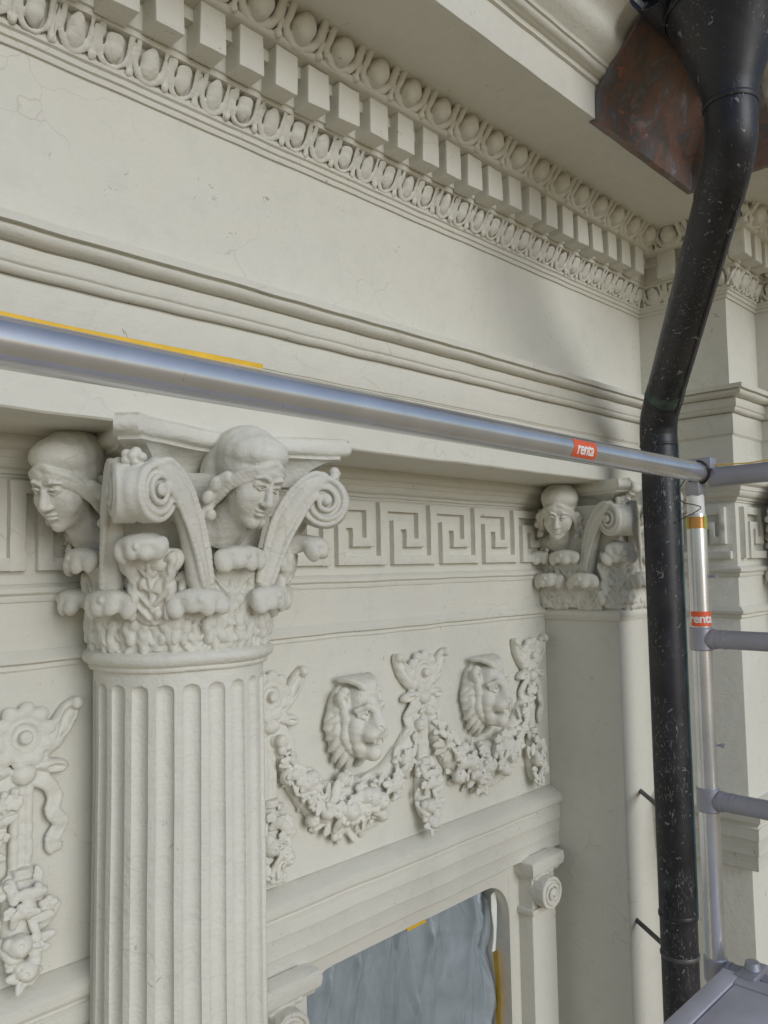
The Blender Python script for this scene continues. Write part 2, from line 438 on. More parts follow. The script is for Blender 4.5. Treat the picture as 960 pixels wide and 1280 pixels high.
V, F = box(XR, 5.2, Y2, 2.3, GROUND, ZS+.002, .004)
bay = part('projecting_wall', V, F)
V, F = box(-1.6, 5.2, 2.31, 5.0, GROUND, 1.6); part('rear_wall', V, F)
V, F = box(-1.8, 5.4, .92, 5.2, 1.56, 1.62); part('roof', V, F, 'roof')

# ---- entablature
EP = [(-1.6, YA), (XR, YA), (XR, Y2), (3.265, Y2), (3.265, .81), (3.65, .81), (3.65, Y2), (5.2, Y2)]
arc_ = lambda o0, z0, o1, z1, bulge, n=6: [(o0+(o1-o0)*t+bulge*math.sin(math.pi*t)*(z1-z0 if abs(z1-z0) > abs(o1-o0) else (z1-z0)), z0+(z1-z0)*t-bulge*math.sin(math.pi*t)*(o1-o0)) for t in np.linspace(0, 1, n)]
def quarter(o0, z0, o1, z1, convex=True, n=7):
    """quarter round from (o0,z0) lower/inner to (o1,z1) upper/outer"""
    P = []
    for t in np.linspace(0, math.pi/2, n):
        P.append((o0+(o1-o0)*(math.sin(t) if convex else 1-math.cos(t)), z0+(z1-z0)*((1-math.cos(t)) if convex else math.sin(t))))
    return P
prof = [(-.33, ZS), (-.004, ZS), (0, ZS+.004), (0, .452), (.003, .455), (.003, .457), (.0065, .4585), (.008, .462), (.008, .532), (.010, .534)]
prof += [(.002, .5335), (.002, .5370)]+quarter(.012, .5375, .026, .553)+[(.030, .555), (.032, .558), (.032, .586), (.025, .5865), (.025, .5905), (.036, .591)]+quarter(.037, .5915, .058, .609)+[(.052, .6105), (.052, .614), (.066, .615), (.067, .631), (-.02, .642), (-.33, .642)]
V, F = sweep(EP, prof); architrave = part('architrave', V, F)
V, F = sweep(EP, [(-.33, .636), (0, .636), (0, .76), (0, .88), (0, .985), (-.33, .985)], jit=.0012); frieze = part('frieze', V, F)

prof = [(-.33, .97), (-.005, .968), (.006, .968), (.008, .976), (.006, .980), (.012, .982), (.014, .992), (.020, .995), (.022, 1.002)]
prof += [(.018, 1.004), (.020, 1.02), (.040, 1.060)]+[(.060, 1.062), (.062, 1.070), (.060, 1.074), (.066, 1.076), (.066, 1.134), (.090, 1.135), (.090, 1.164), (.126, 1.165), (.132, 1.168), (.135, 1.174), (.132, 1.181), (.126, 1.184)]
prof += [(.118, 1.186), (.122, 1.200), (.146, 1.229)]+[(.178, 1.2312), (.385, 1.2325), (.388, 1.226), (.402, 1.226), (.403, 1.230), (.403, 1.322), (.411, 1.324), (.413, 1.336), (.424, 1.338)]
prof += quarter(.425, 1.339, .440, 1.353)+[(.446, 1.354), (.448, 1.362)]
prof += [(.450+.085*t+.012*math.sin(2*math.pi*t), 1.364+.10*t) for t in np.linspace(0, 1, 9)]+[(.545, 1.466), (.546, 1.500), (.0, 1.58), (-.33, 1.58)]
V, F = sweep(EP, prof, jit=.0011); cornice = part('cornice', V, F)
def runs(off):
    """straight lengths of the entablature face in view, as (start, direction, length, rotation)"""
    return [((-.95, YA), (1, 0), XR-off+.95, 0), ((XR, YA-off), (0, -1), YA-Y2, -math.pi/2), ((XR-off, Y2), (1, 0), 3.265-XR, 0), ((3.265, Y2-off), (0, -1), .30, -math.pi/2)]

# dentils
dms = []
for k in range(4):      # four hand-worked variants, edges a little knocked
    V, F = box(-.0325, .0325, -.054, .004, 0, .092, .0022, cuts=4); sh = np.array([k*1.7, k*.9, k*1.3]); dms.append(mesh('dentil', wob(V+sh, .0030)-sh, F, 'plaster', 30))
class _D:
    i = 0
def dpick(): _D.i += 1; return dms[(_D.i*7+_D.i//3) % 4]
DP = .098
for k in range(-18, 25):
    x = .8312+DP*k-.0325
    if x < XR-.125: put('dentil', dpick(), cornice, (x, YA-.066, 1.073), 0, (random.uniform(.95, 1.03), random.uniform(.97, 1.02), random.uniform(.98, 1.0)), (random.gauss(0, .006), random.gauss(0, .008), random.gauss(0, .012)))
for k in range(3): put('dentil', dpick(), cornice, (XR-.066, YA-.175-DP*k, 1.073), -math.pi/2)
for k in range(3): put('dentil', dpick(), cornice, (XR-.085+DP*k, Y2-.066, 1.073), 0)
for k in range(2): put('dentil', dpick(), cornice, (3.265-.066, Y2-.12-DP*k, 1.073), -math.pi/2)

# egg and dart
def egg_mesh(pitch, H, D, name, seed):
    c = Clay((-pitch*.64, -D-.03, -H*.80), (pitch*.64, .025, H*.85), .0021 if pitch > .1 else .0017)
    c.ell((0, -.002, H*.04), (pitch*.255, D, H*.56), k=.003)
    U = [(pitch*.395*math.cos(t), -D*.25, H*.06+H*.62*math.sin(t)) for t in np.linspace(math.pi*.98, math.pi*2.02, 15)]
    U = [(-pitch*.375, -D*.25, H*.62)]+U+[(pitch*.375, -D*.25, H*.62)]
    c.path(U, pitch*.074, k=.003)
    for s in (-1, 1):
        c.cap((s*pitch*.5, -D*.1, H*.5), (s*pitch*.5, -D*.35, -H*.50), pitch*.022, pitch*.050, k=.003)
        c.ell((s*pitch*.5, -D*.3, -H*.50), (pitch*.085, D*.45, H*.14), k=.004)
    c.rough(.0014 if pitch > .1 else .0024, .8, seed); c.cut_back(.014)
    return c.mesh(name)
e_up = egg_mesh(.1165, .064, .032, 'egg_and_dart', 1); e_lo = [egg_mesh(.0775, .060, .021, 'egg_and_dart', 2+i) for i in range(2)]
tilt = R_(42)
for (s, dr, L, rz), nper in zip(runs(.15), (0, 0, 0, 0)):
    n = max(1, round(L/.1165)); p = L/n
    for i in range(n):
        t = (i+.5)*p; rot = Matrix.Rotation(rz, 4, 'Z')@Matrix.Rotation(tilt, 4, 'X')
        nrm = (dr[1], -dr[0]); o_ = .146
        x = s[0]+dr[0]*t+nrm[0]*o_; y = s[1]+dr[1]*t+nrm[1]*o_
        if rz != 0: x = s[0]-o_; y = s[1]-t
        else: y = s[1]-o_
        q = put('egg_and_dart', e_up, cornice, (x, y, 1.209), scale=(p/.1165, 1, random.uniform(.96, 1.04))); q.rotation_euler = rot.to_euler()
tilt2 = R_(30)
for s, dr, L, rz in runs(.04):
    n = max(1, round(L/.0775)); p = L/n
    for i in range(n):
        t = (i+.5)*p; rot = Matrix.Rotation(rz, 4, 'Z')@Matrix.Rotation(tilt2, 4, 'X'); o_ = .036
        x, y = (s[0]+t, s[1]-o_) if rz == 0 else (s[0]-o_, s[1]-t)
        q = put('egg_and_dart', e_lo[i % 2], cornice, (x, y, 1.033), scale=(p/.0775*random.uniform(.92, 1.06), random.uniform(.40, .75), random.uniform(.9, 1.02))); q.rotation_euler = rot.to_euler()

# ---- mouldings on the back wall and on the projecting bay
def bands(path, name, parent=None):
    P = [(-.02, .205), (.004, .205), (.005, .212), (.012, .214), (.013, .222)]+quarter(.015, .224, .030, .246)+[(.034, .248), (.035, .262), (.040, .264)]+quarter(.041, .265, .055, .285)+[(.056, .296), (-.02, .296)]
    a = sweep(path, P)
    P = [(-.02, -.066), (.004, -.066), (.006, -.062), (.006, -.052), (.010, -.050), (.014, -.046), (.014, -.036), (.008, -.030), (.002, -.026), (-.02, -.026)]
    b = sweep(path, P)
    P = [(-.02, -.216), (.005, -.216), (.008, -.212), (.007, -.203), (.010, -.202), (.017, -.198), (.018, -.190), (.010, -.180), (.003, -.172), (-.02, -.170)]
    c = sweep(path, P)
    return part(name, *merge(a, b, c), parent=parent)
V, F = box(-1.6, XP+.05, YB, 2.3, -.2, ZS+.003); part('band_wall', V, F)
bandL = bands([(-1.6, YB), (XP+.02, YB)], 'wall_mouldings')
bandR = bands([(XR, YA), (XR, Y2), (5.2, Y2)], 'bay_mouldings')

# greek key, one meander to a piece
def meander_mesh(cw, ch, th, name):
    cells = set()
    A = lambda c0, c1, r0, r1: cells.update((c, q) for c in range(c0, c1+1) for q in range(r0, r1+1))
    A(0, 0, 0, 6); A(0, 6, 0, 0); A(6, 6, 0, 4); A(4, 6, 4, 4); A(4, 4, 2, 4); A(2, 4, 2, 2); A(2, 2, 2, 6); A(2, 7, 6, 6)
    bm = bmesh.new(); vs = {}
    def gv(i, j):
        if (i, j) not in vs:
            wx = (0, 1.12, 2, 3.12, 4, 5.05, 5.95, 7.1, 8)[i]; vs[(i, j)] = bm.verts.new((wx*cw, 0, -j*ch))
        return vs[(i, j)]
    fs = [bm.faces.new((gv(c, q), gv(c, q+1), gv(c+1, q+1), gv(c+1, q))) for c, q in sorted(cells)]
    bm.normal_update(); ret = bmesh.ops.extrude_face_region(bm, geom=fs)
    for v in [e for e in ret['geom'] if isinstance(e, bmesh.types.BMVert)]: v.co.y -= th
    bm.normal_update()
    ed = [e for e in bm.edges if len(e.link_faces) == 2 and e.calc_face_angle() > .5 and max(v.co.y for v in e.verts) < -th*.5]
    bmesh.ops.bevel(bm, geom=ed, offset=.0016, segments=2, affect='EDGES', profile=.5)
    bmesh.ops.recalc_face_normals(bm, faces=bm.faces[:])
    for v in bm.verts: v.co.x += random.gauss(0, .0005); v.co.z += random.gauss(0, .0005)
    me = bpy.data.meshes.new(name); bm.to_mesh(me); bm.free(); me.materials.append(M['plaster'])
    me.polygons.foreach_set('use_smooth', [True]*len(me.polygons)); me.set_sharp_from_angle(angle=R_(40)); return me
KP = .240
key = meander_mesh(KP/8, .0282, .021, 'meander')
for x in [1.79-KP*k for k in (3, 2, 1)]+[1.79+KP*k for k in range(4)]+[.66-KP*k for k in range(-1, 4)]:
    if x > 2.6: continue
    put('meander', key, bandL, (x, YB+.0015, .199), scale=(.93 if x > 2.4 else 1, 1, 1))
put('meander', key, bandR, (XR+.001, YA-.012, .190), -math.pi/2, (.66, 1, .96))
put('meander', key, bandR, (XR+.001, YA-.012-.168, .190), -math.pi/2, (.62, 1, .96))
put('meander', key, bandR, (XR+.03, Y2+.001, .190), 0, (.86, 1, .96))

# ledge and triple fascia over the window
def lintel(path, name):
    P = [(-.02, -1.094), (.046, -1.094), (.050, -1.090), (.050, -1.044), (.052, -1.041), (.054, -1.040), (.054, -.990), (.056, -.987), (.058, -.986), (.058, -.950), (.060, -.948), (.060, -.944), (.054, -.941), (.054, -.936), (.060, -.931), (.062, -.924)]
    P = [(o-.014, z) for o, z in P]+[(.054, -.922), (.056, -.898), (.052, -.894), (.002, -.868), (-.02, -.868)]
    return part(name, *sweep(path, P))
led = lintel([(-1.6, YB), (XP+.02, YB)], 'window_lintel')
ledR = lintel([(XR, YA+.05), (XR, Y2), (5.2, Y2)], 'bay_lintel')

# ------------------------------------------------------------------ carvings
def pt(x, o, z): return (x, -o, z)          # outward is local -y

def head_mesh():
    c = Clay((-.10, -.125, -.165), (.10, .115, .135), .0022)
    E, C = c.ell, c.cap
    E((0, .012, .035), (.064, .074, .072), k=.01)                       # skull
    E((0, -.028, -.012), (.050, .052, .070), k=.016)                    # face
    E((0, -.045, -.062), (.030, .030, .026), k=.018)                    # jaw
    E((0, -.064, -.076), (.015, .013, .012), k=.012)                    # chin
    for s in (-1, 1):
        E((s*.027, -.056, -.024), (.023, .021, .030), k=.016)           # cheek
        E((s*.0235, -.084, .012), (.016, .011, .0085), k=.008, sub=True)  # socket
    E((0, -.066, .034), (.040, .016, .018), k=.012)                     # forehead
    C((0, -.076, .020), (0, -.094, -.022), .0065, .0085, k=.006)        # nose
    E((0, -.093, -.025), (.0105, .009, .0075), k=.004)
    for s in (-1, 1):
        E((s*.0085, -.086, -.027), (.006, .008, .005), k=.003)          # nostril wing
        E((s*.0225, -.0705, .009), (.0125, .0095, .0095), k=.002)       # eyeball
        c.path([(s*.010, -.0795, .009), (s*.019, -.0835, .0135), (s*.028, -.0795, .012), (s*.035, -.071, .006)], .0024, .002, k=.0015)   # lid
        c.path([(s*.011, -.079, .004), (s*.022, -.0805, .0005), (s*.033, -.073, .004)], .0019, k=.0015)
        c.path([(s*.008, -.082, .024), (s*.022, -.083, .029), (s*.037, -.070, .022)], .0042, .003, k=.004)                              # brow
    E((0, -.079, -.043), (.0155, .0085, .0042), k=.002)                 # lips
    E((0, -.078, -.0525), (.0125, .0085, .0050), k=.002)
    c.path([(-.017, -.080, -.0475), (0, -.0895, -.047), (.017, -.080, -.0475)], .0013, k=.002, sub=True)
    E((0, -.080, -.062), (.014, .008, .005), k=.005, sub=True)
    # cap and swept hair
    E((0, .004, .054), (.069, .080, .046), rotm(-18), k=.003)
    E((0, .022, .052), (.064, .070, .056), k=.012)
    for s in (-1, 1):
        for j, (dz, rr) in enumerate(((0, .0085), (-.012, .0075), (-.022, .0062))):
            c.path(bezier([(s*.004, -.071, .058+dz*.4), (s*.026, -.068, .046+dz), (s*.047, -.051, .028+dz), (s*.062, -.027, -.004+dz), (s*.063, -.002, -.036+dz*1.4)], 4), rr*.75, rr, k=.004)
        c.path(bezier([(s*.066, -.020, .0), (s*.074, .0, -.03), (s*.068, .004, -.07), (s*.078, .0, -.10)], 4), .013, .010, k=.005)
        E((s*.078, -.006, -.022), (.011, .016, .016), k=.004)           # hair knots beside the face
        E((s*.084, -.002, -.055), (.012, .013, .014), k=.004)
        E((s*.068, -.012, -.088), (.012, .012, .012), k=.004)
    C((0, -.010, -.07), (0, .030, -.14), .036, .046, k=.012)            # neck
    E((0, .045, -.145), (.085, .045, .040), k=.015)                     # shoulders into the bell
    E((0, .07, 0), (.06, .05, .09), k=.01)
    c.rough(.0009, .8, 3)
    return c.mesh('carved_head')

def lion_mesh():
    c = Clay((-.135, -.160, -.165), (.135, .03, .155), .0025); q = np.random.default_rng(77)
    E, C = c.ell, c.cap
    E((0, 0, -.006), (.092, .046, .122), k=.01)                         # mane mass
    E((0, -.034, .012), (.064, .066, .092), k=.012)                     # face block
    E((0, -.068, .062), (.052, .036, .036), k=.016)                     # forehead
    for s in (-1, 1):
        E((s*.040, -.066, -.020), (.030, .034, .040), k=.016)           # cheek
        C((s*.042, -.066, -.045), (s*.026, -.074, -.088), .020, .018, k=.012)
    C((0, -.096, .056), (0, -.124, -.014), .019, .022, k=.012)          # broad nose bridge
    for s in (-1, 1): E((s*.019, -.106, -.036), (.027, .028, .021), k=.012)
    E((0, -.100, -.020), (.036, .030, .030), k=.012)
    E((0, -.131, -.010), (.0195, .012, .012), k=.004)                   # nose pad
    for s in (-1, 1):
        E((s*.0095, -.142, -.013), (.0045, .005, .0035), k=.002, sub=True)
        E((s*.036, -.108, .022), (.019, .015, .0105), rotm(0, s*10), k=.006, sub=True)
        E((s*.035, -.090, .020), (.0135, .0110, .0100), k=.002)         # eye
        c.path([(s*.018, -.101, .019), (s*.033, -.1045, .029), (s*.052, -.090, .024)], .0032, k=.002)
        c.path([(s*.019, -.100, .015), (s*.035, -.1015, .0105), (s*.052, -.088, .018)], .0026, k=.002)
        c.path([(s*.012, -.112, .040), (s*.032, -.110, .046), (s*.058, -.088, .036)], .0095, .007, k=.007)
    c.path([(0, -.142, -.020), (0, -.138, -.044)], .0022, k=.003, sub=True)
    E((0, -.084, -.090), (.031, .040, .024), k=.008)                    # lower jaw
    E((0, -.104, -.096), (.022, .020, .018), k=.008)
    E((0, -.122, -.066), (.029, .040, .0120), rotm(6), k=.004, sub=True)  # open mouth
    E((0, -.094, -.074), (.017, .030, .008), k=.004)                    # tongue
    for s in (-1, 1):
        C((s*.019, -.124, -.052), (s*.019, -.122, -.064), .0042, .0015, k=.002)
        E((s*.074, -.048, .062), (.019, .020, .030), rotm(0, s*18), k=.006)      # ear
        E((s*.074, -.066, .060), (.009, .010, .018), rotm(0, s*18), k=.004, sub=True)
    for s in (-1, 1):                                                   # mane in long locks lying back along the jaw
        for i in range(3):
            o0 = .050-.018*i; e = .010*i; ph = q.uniform(0, 6)
            P = [(s*((.070+e)*math.cos(t)+.004*math.sin(7*t+ph)), -o0, -.006+(.094+e)*math.sin(t)+.004*math.cos(9*t+ph)) for t in np.linspace(1.05, -1.35, 16)]
            c.path(P, .010, .009, k=.004, mid=.0155)
        for i in range(9):
            t = 1.0-.28*i; b = (s*.084*math.cos(t), -.036, -.006+.108*math.sin(t)); L = q.uniform(.016, .026)
            c.path(bezier([b, (b[0]+s*L*.6*math.cos(t), -.026, b[2]+L*.6*math.sin(t)-.012), (b[0]+s*L*math.cos(t-.5), -.010, b[2]+L*math.sin(t-.5)-.020)], 4), .0115, .006, k=.005)
    for j in range(7):                                                  # forelock swept back
        a = (j-3)/3; c.path(bezier([(a*.016, -.086, .090), (a*.030, -.080, .106), (a*.050, -.052, .118), (a*.058, -.022, .118)], 4), .0105, .008, k=.004)
    c.rough(.0012, .8, 5); c.cut_back(.012)
    return c.mesh('lion_head')

def rosette_mesh():
    c = Clay((-.10, -.07, -.10), (.10, .03, .10), .0024)
    c.cyl((0, -.008, 0), (0, 1, 0), .060, .020, rnd=.010)
    for j in range(10):
        a = j*2*math.pi/10+.2; c.ell((math.cos(a)*.058, -.018, math.sin(a)*.058), (.019, .013, .019), k=.005)
        c.cap((math.cos(a+.314)*.080, -.028, math.sin(a+.314)*.080), (math.cos(a+.314)*.056, -.034, math.sin(a+.314)*.056), .004, .0015, k=.004, sub=True)
    c.ell((0, -.042, 0), (.052, .021, .052), k=.006, sub=True)
    for j in range(24):
        a = j*2*math.pi/24; b = a+.262; c.cap((math.cos(a)*.034, -.024, math.sin(a)*.034), (math.cos(b)*.034, -.024, math.sin(b)*.034), .0035, k=.004)
    c.cyl((0, -.028, 0), (0, 1, 0), .0150, .016, rnd=.006, k=.003); c.rough(.0016, .8, 8); c.cut_back(.012)
    return c.mesh('rosette')

def ribbon(c, P, wdt, th=.006, k=.003):
    """a band lying in relief: two raised edges with a shallow web"""
    P = [np.array(p, float) for p in P]
    for i in range(len(P)-1):
        t = P[i+1]-P[i]; n = np.array([-t[2], 0, t[0]]); n = n/(np.linalg.norm(n)+1e-9)*wdt*.5
        t2 = P[min(i+2, len(P)-1)]-P[i]; n2 = np.array([-t2[2], 0, t2[0]]); n2 = n2/(np.linalg.norm(n2)+1e-9)*wdt*.5
        for s in (-1, 0, 1): c.cap(P[i]+n*s, P[i+1]+n2*s, th*(1 if s else .85), k=k+.002*(s == 0))

def bow_mesh(seed):
    q = np.random.default_rng(seed)
    c = Clay((-.17, -.07, -.36), (.17, .025, .125), .0027)
    for s in (-1, 1):
        # open loops fanning up either side of the rosette
        w1 = q.uniform(.9, 1.1)
        c.ell((s*.082, -.010, .008), (.026*w1, .022, .078), rotm(0, s*33), k=.004); c.ell((s*.088, -.034, .022), (.015, .022, .058), rotm(0, s*35), k=.004, sub=True)
        c.ell((s*.060, -.010, -.02), (.012, .018, .055), rotm(0, s*20), k=.005)
        c.ell((s*.116, -.022, .060), (.013, .014, .016), k=.004)
        # lower short loops
        c.ell((s*.062, -.014, -.076), (.040, .020, .018), rotm(0, s*12), k=.005); c.ell((s*.070, -.034, -.080), (.022, .014, .0085), rotm(0, s*10), k=.003, sub=True)
        # wavering tails
        P = bezier([(s*.020, -.014, -.095), (s*.050, -.018, -.112), (s*.072, -.012, -.150), (s*.062, -.020, -.180), (s*.086, -.014, -.212), (s*.066, -.012, -.245), (s*.076, -.008, -.275)], 5)
        ribbon(c, P, .020, .0065, .004)
    c.ell((0, -.024, -.084), (.026, .018, .022), k=.006)
    for s in (-1, 1): c.cap((s*.014, -.010, -.09), (s*.015, -.010, -.34), .0105, k=.004)
    c.cap((0, -.006, -.09), (0, -.006, -.34), .010, k=.003)
    c.rough(.0016, .8, seed); c.cut_back(.012)
    return c.mesh('ribbon_bow')

def bundle(c, items, q):
    for (x, o, z, sz, kind) in items:
        R = rotm(q.uniform(-30, 30), q.uniform(0, 180), q.uniform(-30, 30))
        if kind == 0:    # fruit
            c.ell(pt(x, o, z), (sz, sz*.9, sz*1.02), k=.003); c.ell(pt(x+q.uniform(-.3, .3)*sz, o+sz*.86, z+q.uniform(-.3, .3)*sz), (sz*.22,)*3, k=.002, sub=True)
        elif kind == 1:  # leaf
            c.ell(pt(x, o, z), (sz*.55, sz*.30, sz*1.35), R, k=.0025); ax = R@np.array([0, 0, 1.]); b = np.array(pt(x, o+sz*.34, z))
            c.cap(b-ax*sz*.9, b+ax*sz*.9, sz*.09, k=.002, sub=True)
        elif kind == 2:  # flower
            for j in range(5):
                a = j*1.2566+q.uniform(0, .3); c.ell(pt(x+math.cos(a)*sz*.55, o, z+math.sin(a)*sz*.55), (sz*.42, sz*.34, sz*.42), k=.003)
            c.ell(pt(x, o+sz*.2, z), (sz*.25,)*3, k=.002)
        else:            # grape cluster
            for j in range(7):
                c.ell(pt(x+q.uniform(-.8, .8)*sz, o+q.uniform(-.1, .25)*sz, z+q.uniform(-.9, .9)*sz), (sz*.36,)*3, k=.0018)

def garland_mesh(seed):
    q = np.random.default_rng(seed); c = Clay((-.33, -.115, -.40), (.33, .02, .04), .0028)
    def line(t):
        x = -.29+.58*t; e = abs(2*t-1)
        return x, -.225*(1-e**2.6)-.012, .026+.058*(1-e**1.8)
    for i in range(40): 
        x, z, rr = line(i/39); c.ell(pt(x, .008, z), (rr*.75, .020+.014*(rr/.07), rr*.82), k=.008)
    items = []
    for i in range(150):
        t = q.beta(.95, .95); x, z, rr = line(t); a = q.uniform(0, math.pi); rad = rr*q.uniform(.1, 1.0)
        items.append((x+math.cos(a)*rad*q.choice((-1, 1))*.55, .022+.040*(rr/.07)*math.sqrt(max(0, 1-(rad/rr)**2)), z+math.sin(a)*rad*q.choice((-1, 1)), q.uniform(.013, .027)*(.6+.45*rr/.07), q.choice((0, 1, 1, 1, 2, 3))))
    for i in range(26):           # leaf tips breaking the outline below
        t = q.uniform(.06, .94); x, z, rr = line(t); items.append((x+q.uniform(-.01, .01), .014, z-rr*1.0, q.uniform(.018, .028)*(.6+.45*rr/.07), 1))
    bundle(c, items, q); c.rough(.0012, .9, seed); c.cut_back(.010)
    return c.mesh('garland')

def drop_mesh(seed):
    q = np.random.default_rng(seed); c = Clay((-.085, -.09, -.27), (.085, .02, .05), .0026)
    items = []
    c.cyl((0, -.014, .005), (0, 0, 1), .024, .012, rnd=.004); c.ell((0, -.010, -.10), (.040, .028, .10), k=.006)
    for s in (-1, 1): items.append((s*.034, .020, -.012, .020, 1))
    for i in range(34):
        t = q.uniform(0, 1); wv = .052*math.sin(math.pi*(.18+.78*t))+.006; a = q.uniform(-1, 1)
        items.append((a*wv, .020+.032*math.sqrt(max(0, 1-a*a)), -.02-.20*t, q.uniform(.013, .027), q.choice((0, 1, 1, 1, 2))))
    bundle(c, items, q); c.rough(.0012, .9, seed); c.cut_back(.010)
    return c.mesh('fruit_drop')

def leaf_mesh(H, W, name, seed):
    q = np.random.default_rng(seed); c = Clay((-W*.78, -.125, -.01), (W*.78, .03, H+.055), .0026)
    lean = lambda z: .004+.012*(z/H)**2
    for i in range(9):
        z = H*(i+.3)/9.5; c.ell(pt(0, lean(z), z), (W*(.34+.10*math.sin(math.pi*(.15+.75*i/8))), .013, H*.11), k=.008)
    c.cap(pt(0, .012, .0), pt(0, .028, H*.9), .0085, .007, k=.006)
    nl = 3 if H < .15 else 4
    for s in (-1, 1):
        for i in range(nl):
            z = H*(.12+.66*i/(nl-.3)); ww = W*(.36+.06*math.sin(i*1.9+seed))
            for j in (-1, 0, 1):
                a = s*(30+j*34+q.uniform(-8, 8)); c.ell(pt(s*(ww+.006*(j == 0)), lean(z)+.008, z+j*.013+.012), (.0105, .011+q.uniform(0, .004), .019), rotm(0, a), k=.004)
            c.cap(pt(s*W*.08, .016+lean(z), z-.012), pt(s*W*.32, .014+lean(z), z+.020), .0055, .0045, k=.007)
        for i in range(4):
            c.ell(pt(s*q.uniform(.10, .40)*W, .014+q.uniform(0, .008), q.uniform(.1, .8)*H), (q.uniform(.007, .013), .010, q.uniform(.010, .020)), rotm(0, q.uniform(-50, 50)), k=.006)
    # the tip folds forward and droops
    o = .020
    c.ell(pt(0, o+.006, H*.94), (W*.36, .026, .030), k=.012)
    c.ell(pt(0, o+.030, H+.002), (W*.45, .036, .021), rotm(-16), k=.012)
    for i, x in enumerate((-.36, -.12, .13, .37)):
        c.ell(pt(x*W, o+.058-abs(x)*.050, H-.012+q.uniform(-.004, .004)), (W*.150, .016, .022+q.uniform(-.006, .006)), rotm(-12, x*50), k=.010)
    c.ell(pt(0, o+.028, H-.034), (W*.37, .026, .021), k=.005, sub=True)
    c.cap(pt(0, o+.020, H+.018), pt(0, o+.066, H+.002), .0045, k=.008)
    c.rough(.0018, .55, seed); c.cut_back(.016)
    return c.mesh(name)

def volute_mesh():
    """corner scroll, diagonal outward is local -y, two splayed flanks, origin on the bell axis at z=0 of the capital"""
    c = Clay((-.16, -.435, -.05), (.16, -.10, .245), .0028)
    TIP, HA = .405, R_(23)           # distance of the rim from the axis, half wedge angle
    zc, R0 = .150, .060
    for s in (-1, 1):
        tdir = np.array([s*math.sin(HA), math.cos(HA), 0.]); nrm = np.array([s*math.cos(HA), -math.sin(HA), 0.])
        org = np.array([s*.022, -TIP+.004, 0.])
        def P(sb, z, n=0): return org+tdir*sb+nrm*n+np.array([0, 0, z])
        cc = P(R0, zc, -.022); c.cyl(cc, nrm, R0, .022, k=.003, rnd=.005)
        # hollowed scroll field, raised spiral fillet
        c.cyl(P(R0, zc, .004), nrm, R0-.010, .008, k=.002, rnd=.003, sub=True)
        sp = []
        for i in range(64):
            t = i/63; a = math.pi*.5+t*2*math.pi*2.35; rr = (R0-.006)*(1-.88*t**.85)
            sp.append(P(R0+rr*math.cos(a), zc+rr*math.sin(a), -.003+.010*t))
        c.path(sp, .0062, .0052, k=.002)
        c.ell(P(R0, zc, .004), (.011, .011, .011), k=.003)
        # stem sweeping up from behind the leaves
        st = bezier([P(.205, -.035, -.012), P(.180, .045, -.010), P(.155, .105, -.008), P(.118, .160, -.008), P(.085, .190, -.010), P(R0, zc+R0-.004, -.012)], 5)
        c.path(st, .024, .012, k=.008, mid=.022)
        for dn, rr in ((.017, .0052),):
            e = bezier([P(.190, -.035, dn*.6), P(.158, .045, dn*.6), P(.126, .105, dn*.5), P(.098, .146, dn*.4), P(.080, .165, dn*.2)], 6); c.path(e, rr, k=.006)
            e = bezier([P(.222, -.030, dn*.5), P(.204, .050, dn*.5), P(.180, .118, dn*.4), P(.135, .182, dn*.4), P(.090, .212, dn*.3), P(R0, zc+R0-.003, 0)], 6); c.path(e, rr, k=.006)
    c.ell((0, -TIP+.052, zc), (.032, .048, .050), k=.006)
    for j in range(5):                                                  # little flower under the abacus horn
        a = j*1.2566; c.ell((math.cos(a)*.016, -TIP+.040, zc+R0+.006+math.sin(a)*.011), (.010, .012, .009), k=.004)
    c.ell((0, -TIP+.034, zc+R0+.008), (.010, .010, .010), k=.003)
    c.rough(.0010, .5, 21)
    return c.mesh('volute')

def flower_mesh():
    c = Clay((-.05, -.05, -.06), (.05, .02, .06), .0024); q = np.random.default_rng(4)
    for (x, z, s) in ((0, .02, .017), (.016, -.012, .014), (-.015, -.015, .013), (.004, -.038, .011)):
        for j in range(5):
            a = j*1.2566+q.uniform(0, 1); c.ell((x+math.cos(a)*s*.6, -.012, z+math.sin(a)*s*.6), (s*.5, s*.5, s*.5), k=.003)
        c.ell((x, -.018, z), (s*.35,)*3, k=.002)
    c.rough(.001, 1, 9); return c.mesh('flower')

HEAD, VOL, FLW = head_mesh(), volute_mesh(), flower_mesh()
LEAF_LO = [leaf_mesh(.112, .128, 'acanthus_leaf', 31), leaf_mesh(.112, .128, 'acanthus_leaf', 32)]
LEAF_UP = [leaf_mesh(.190, .128, 'acanthus_leaf', 33), leaf_mesh(.190, .128, 'acanthus_leaf', 34)]

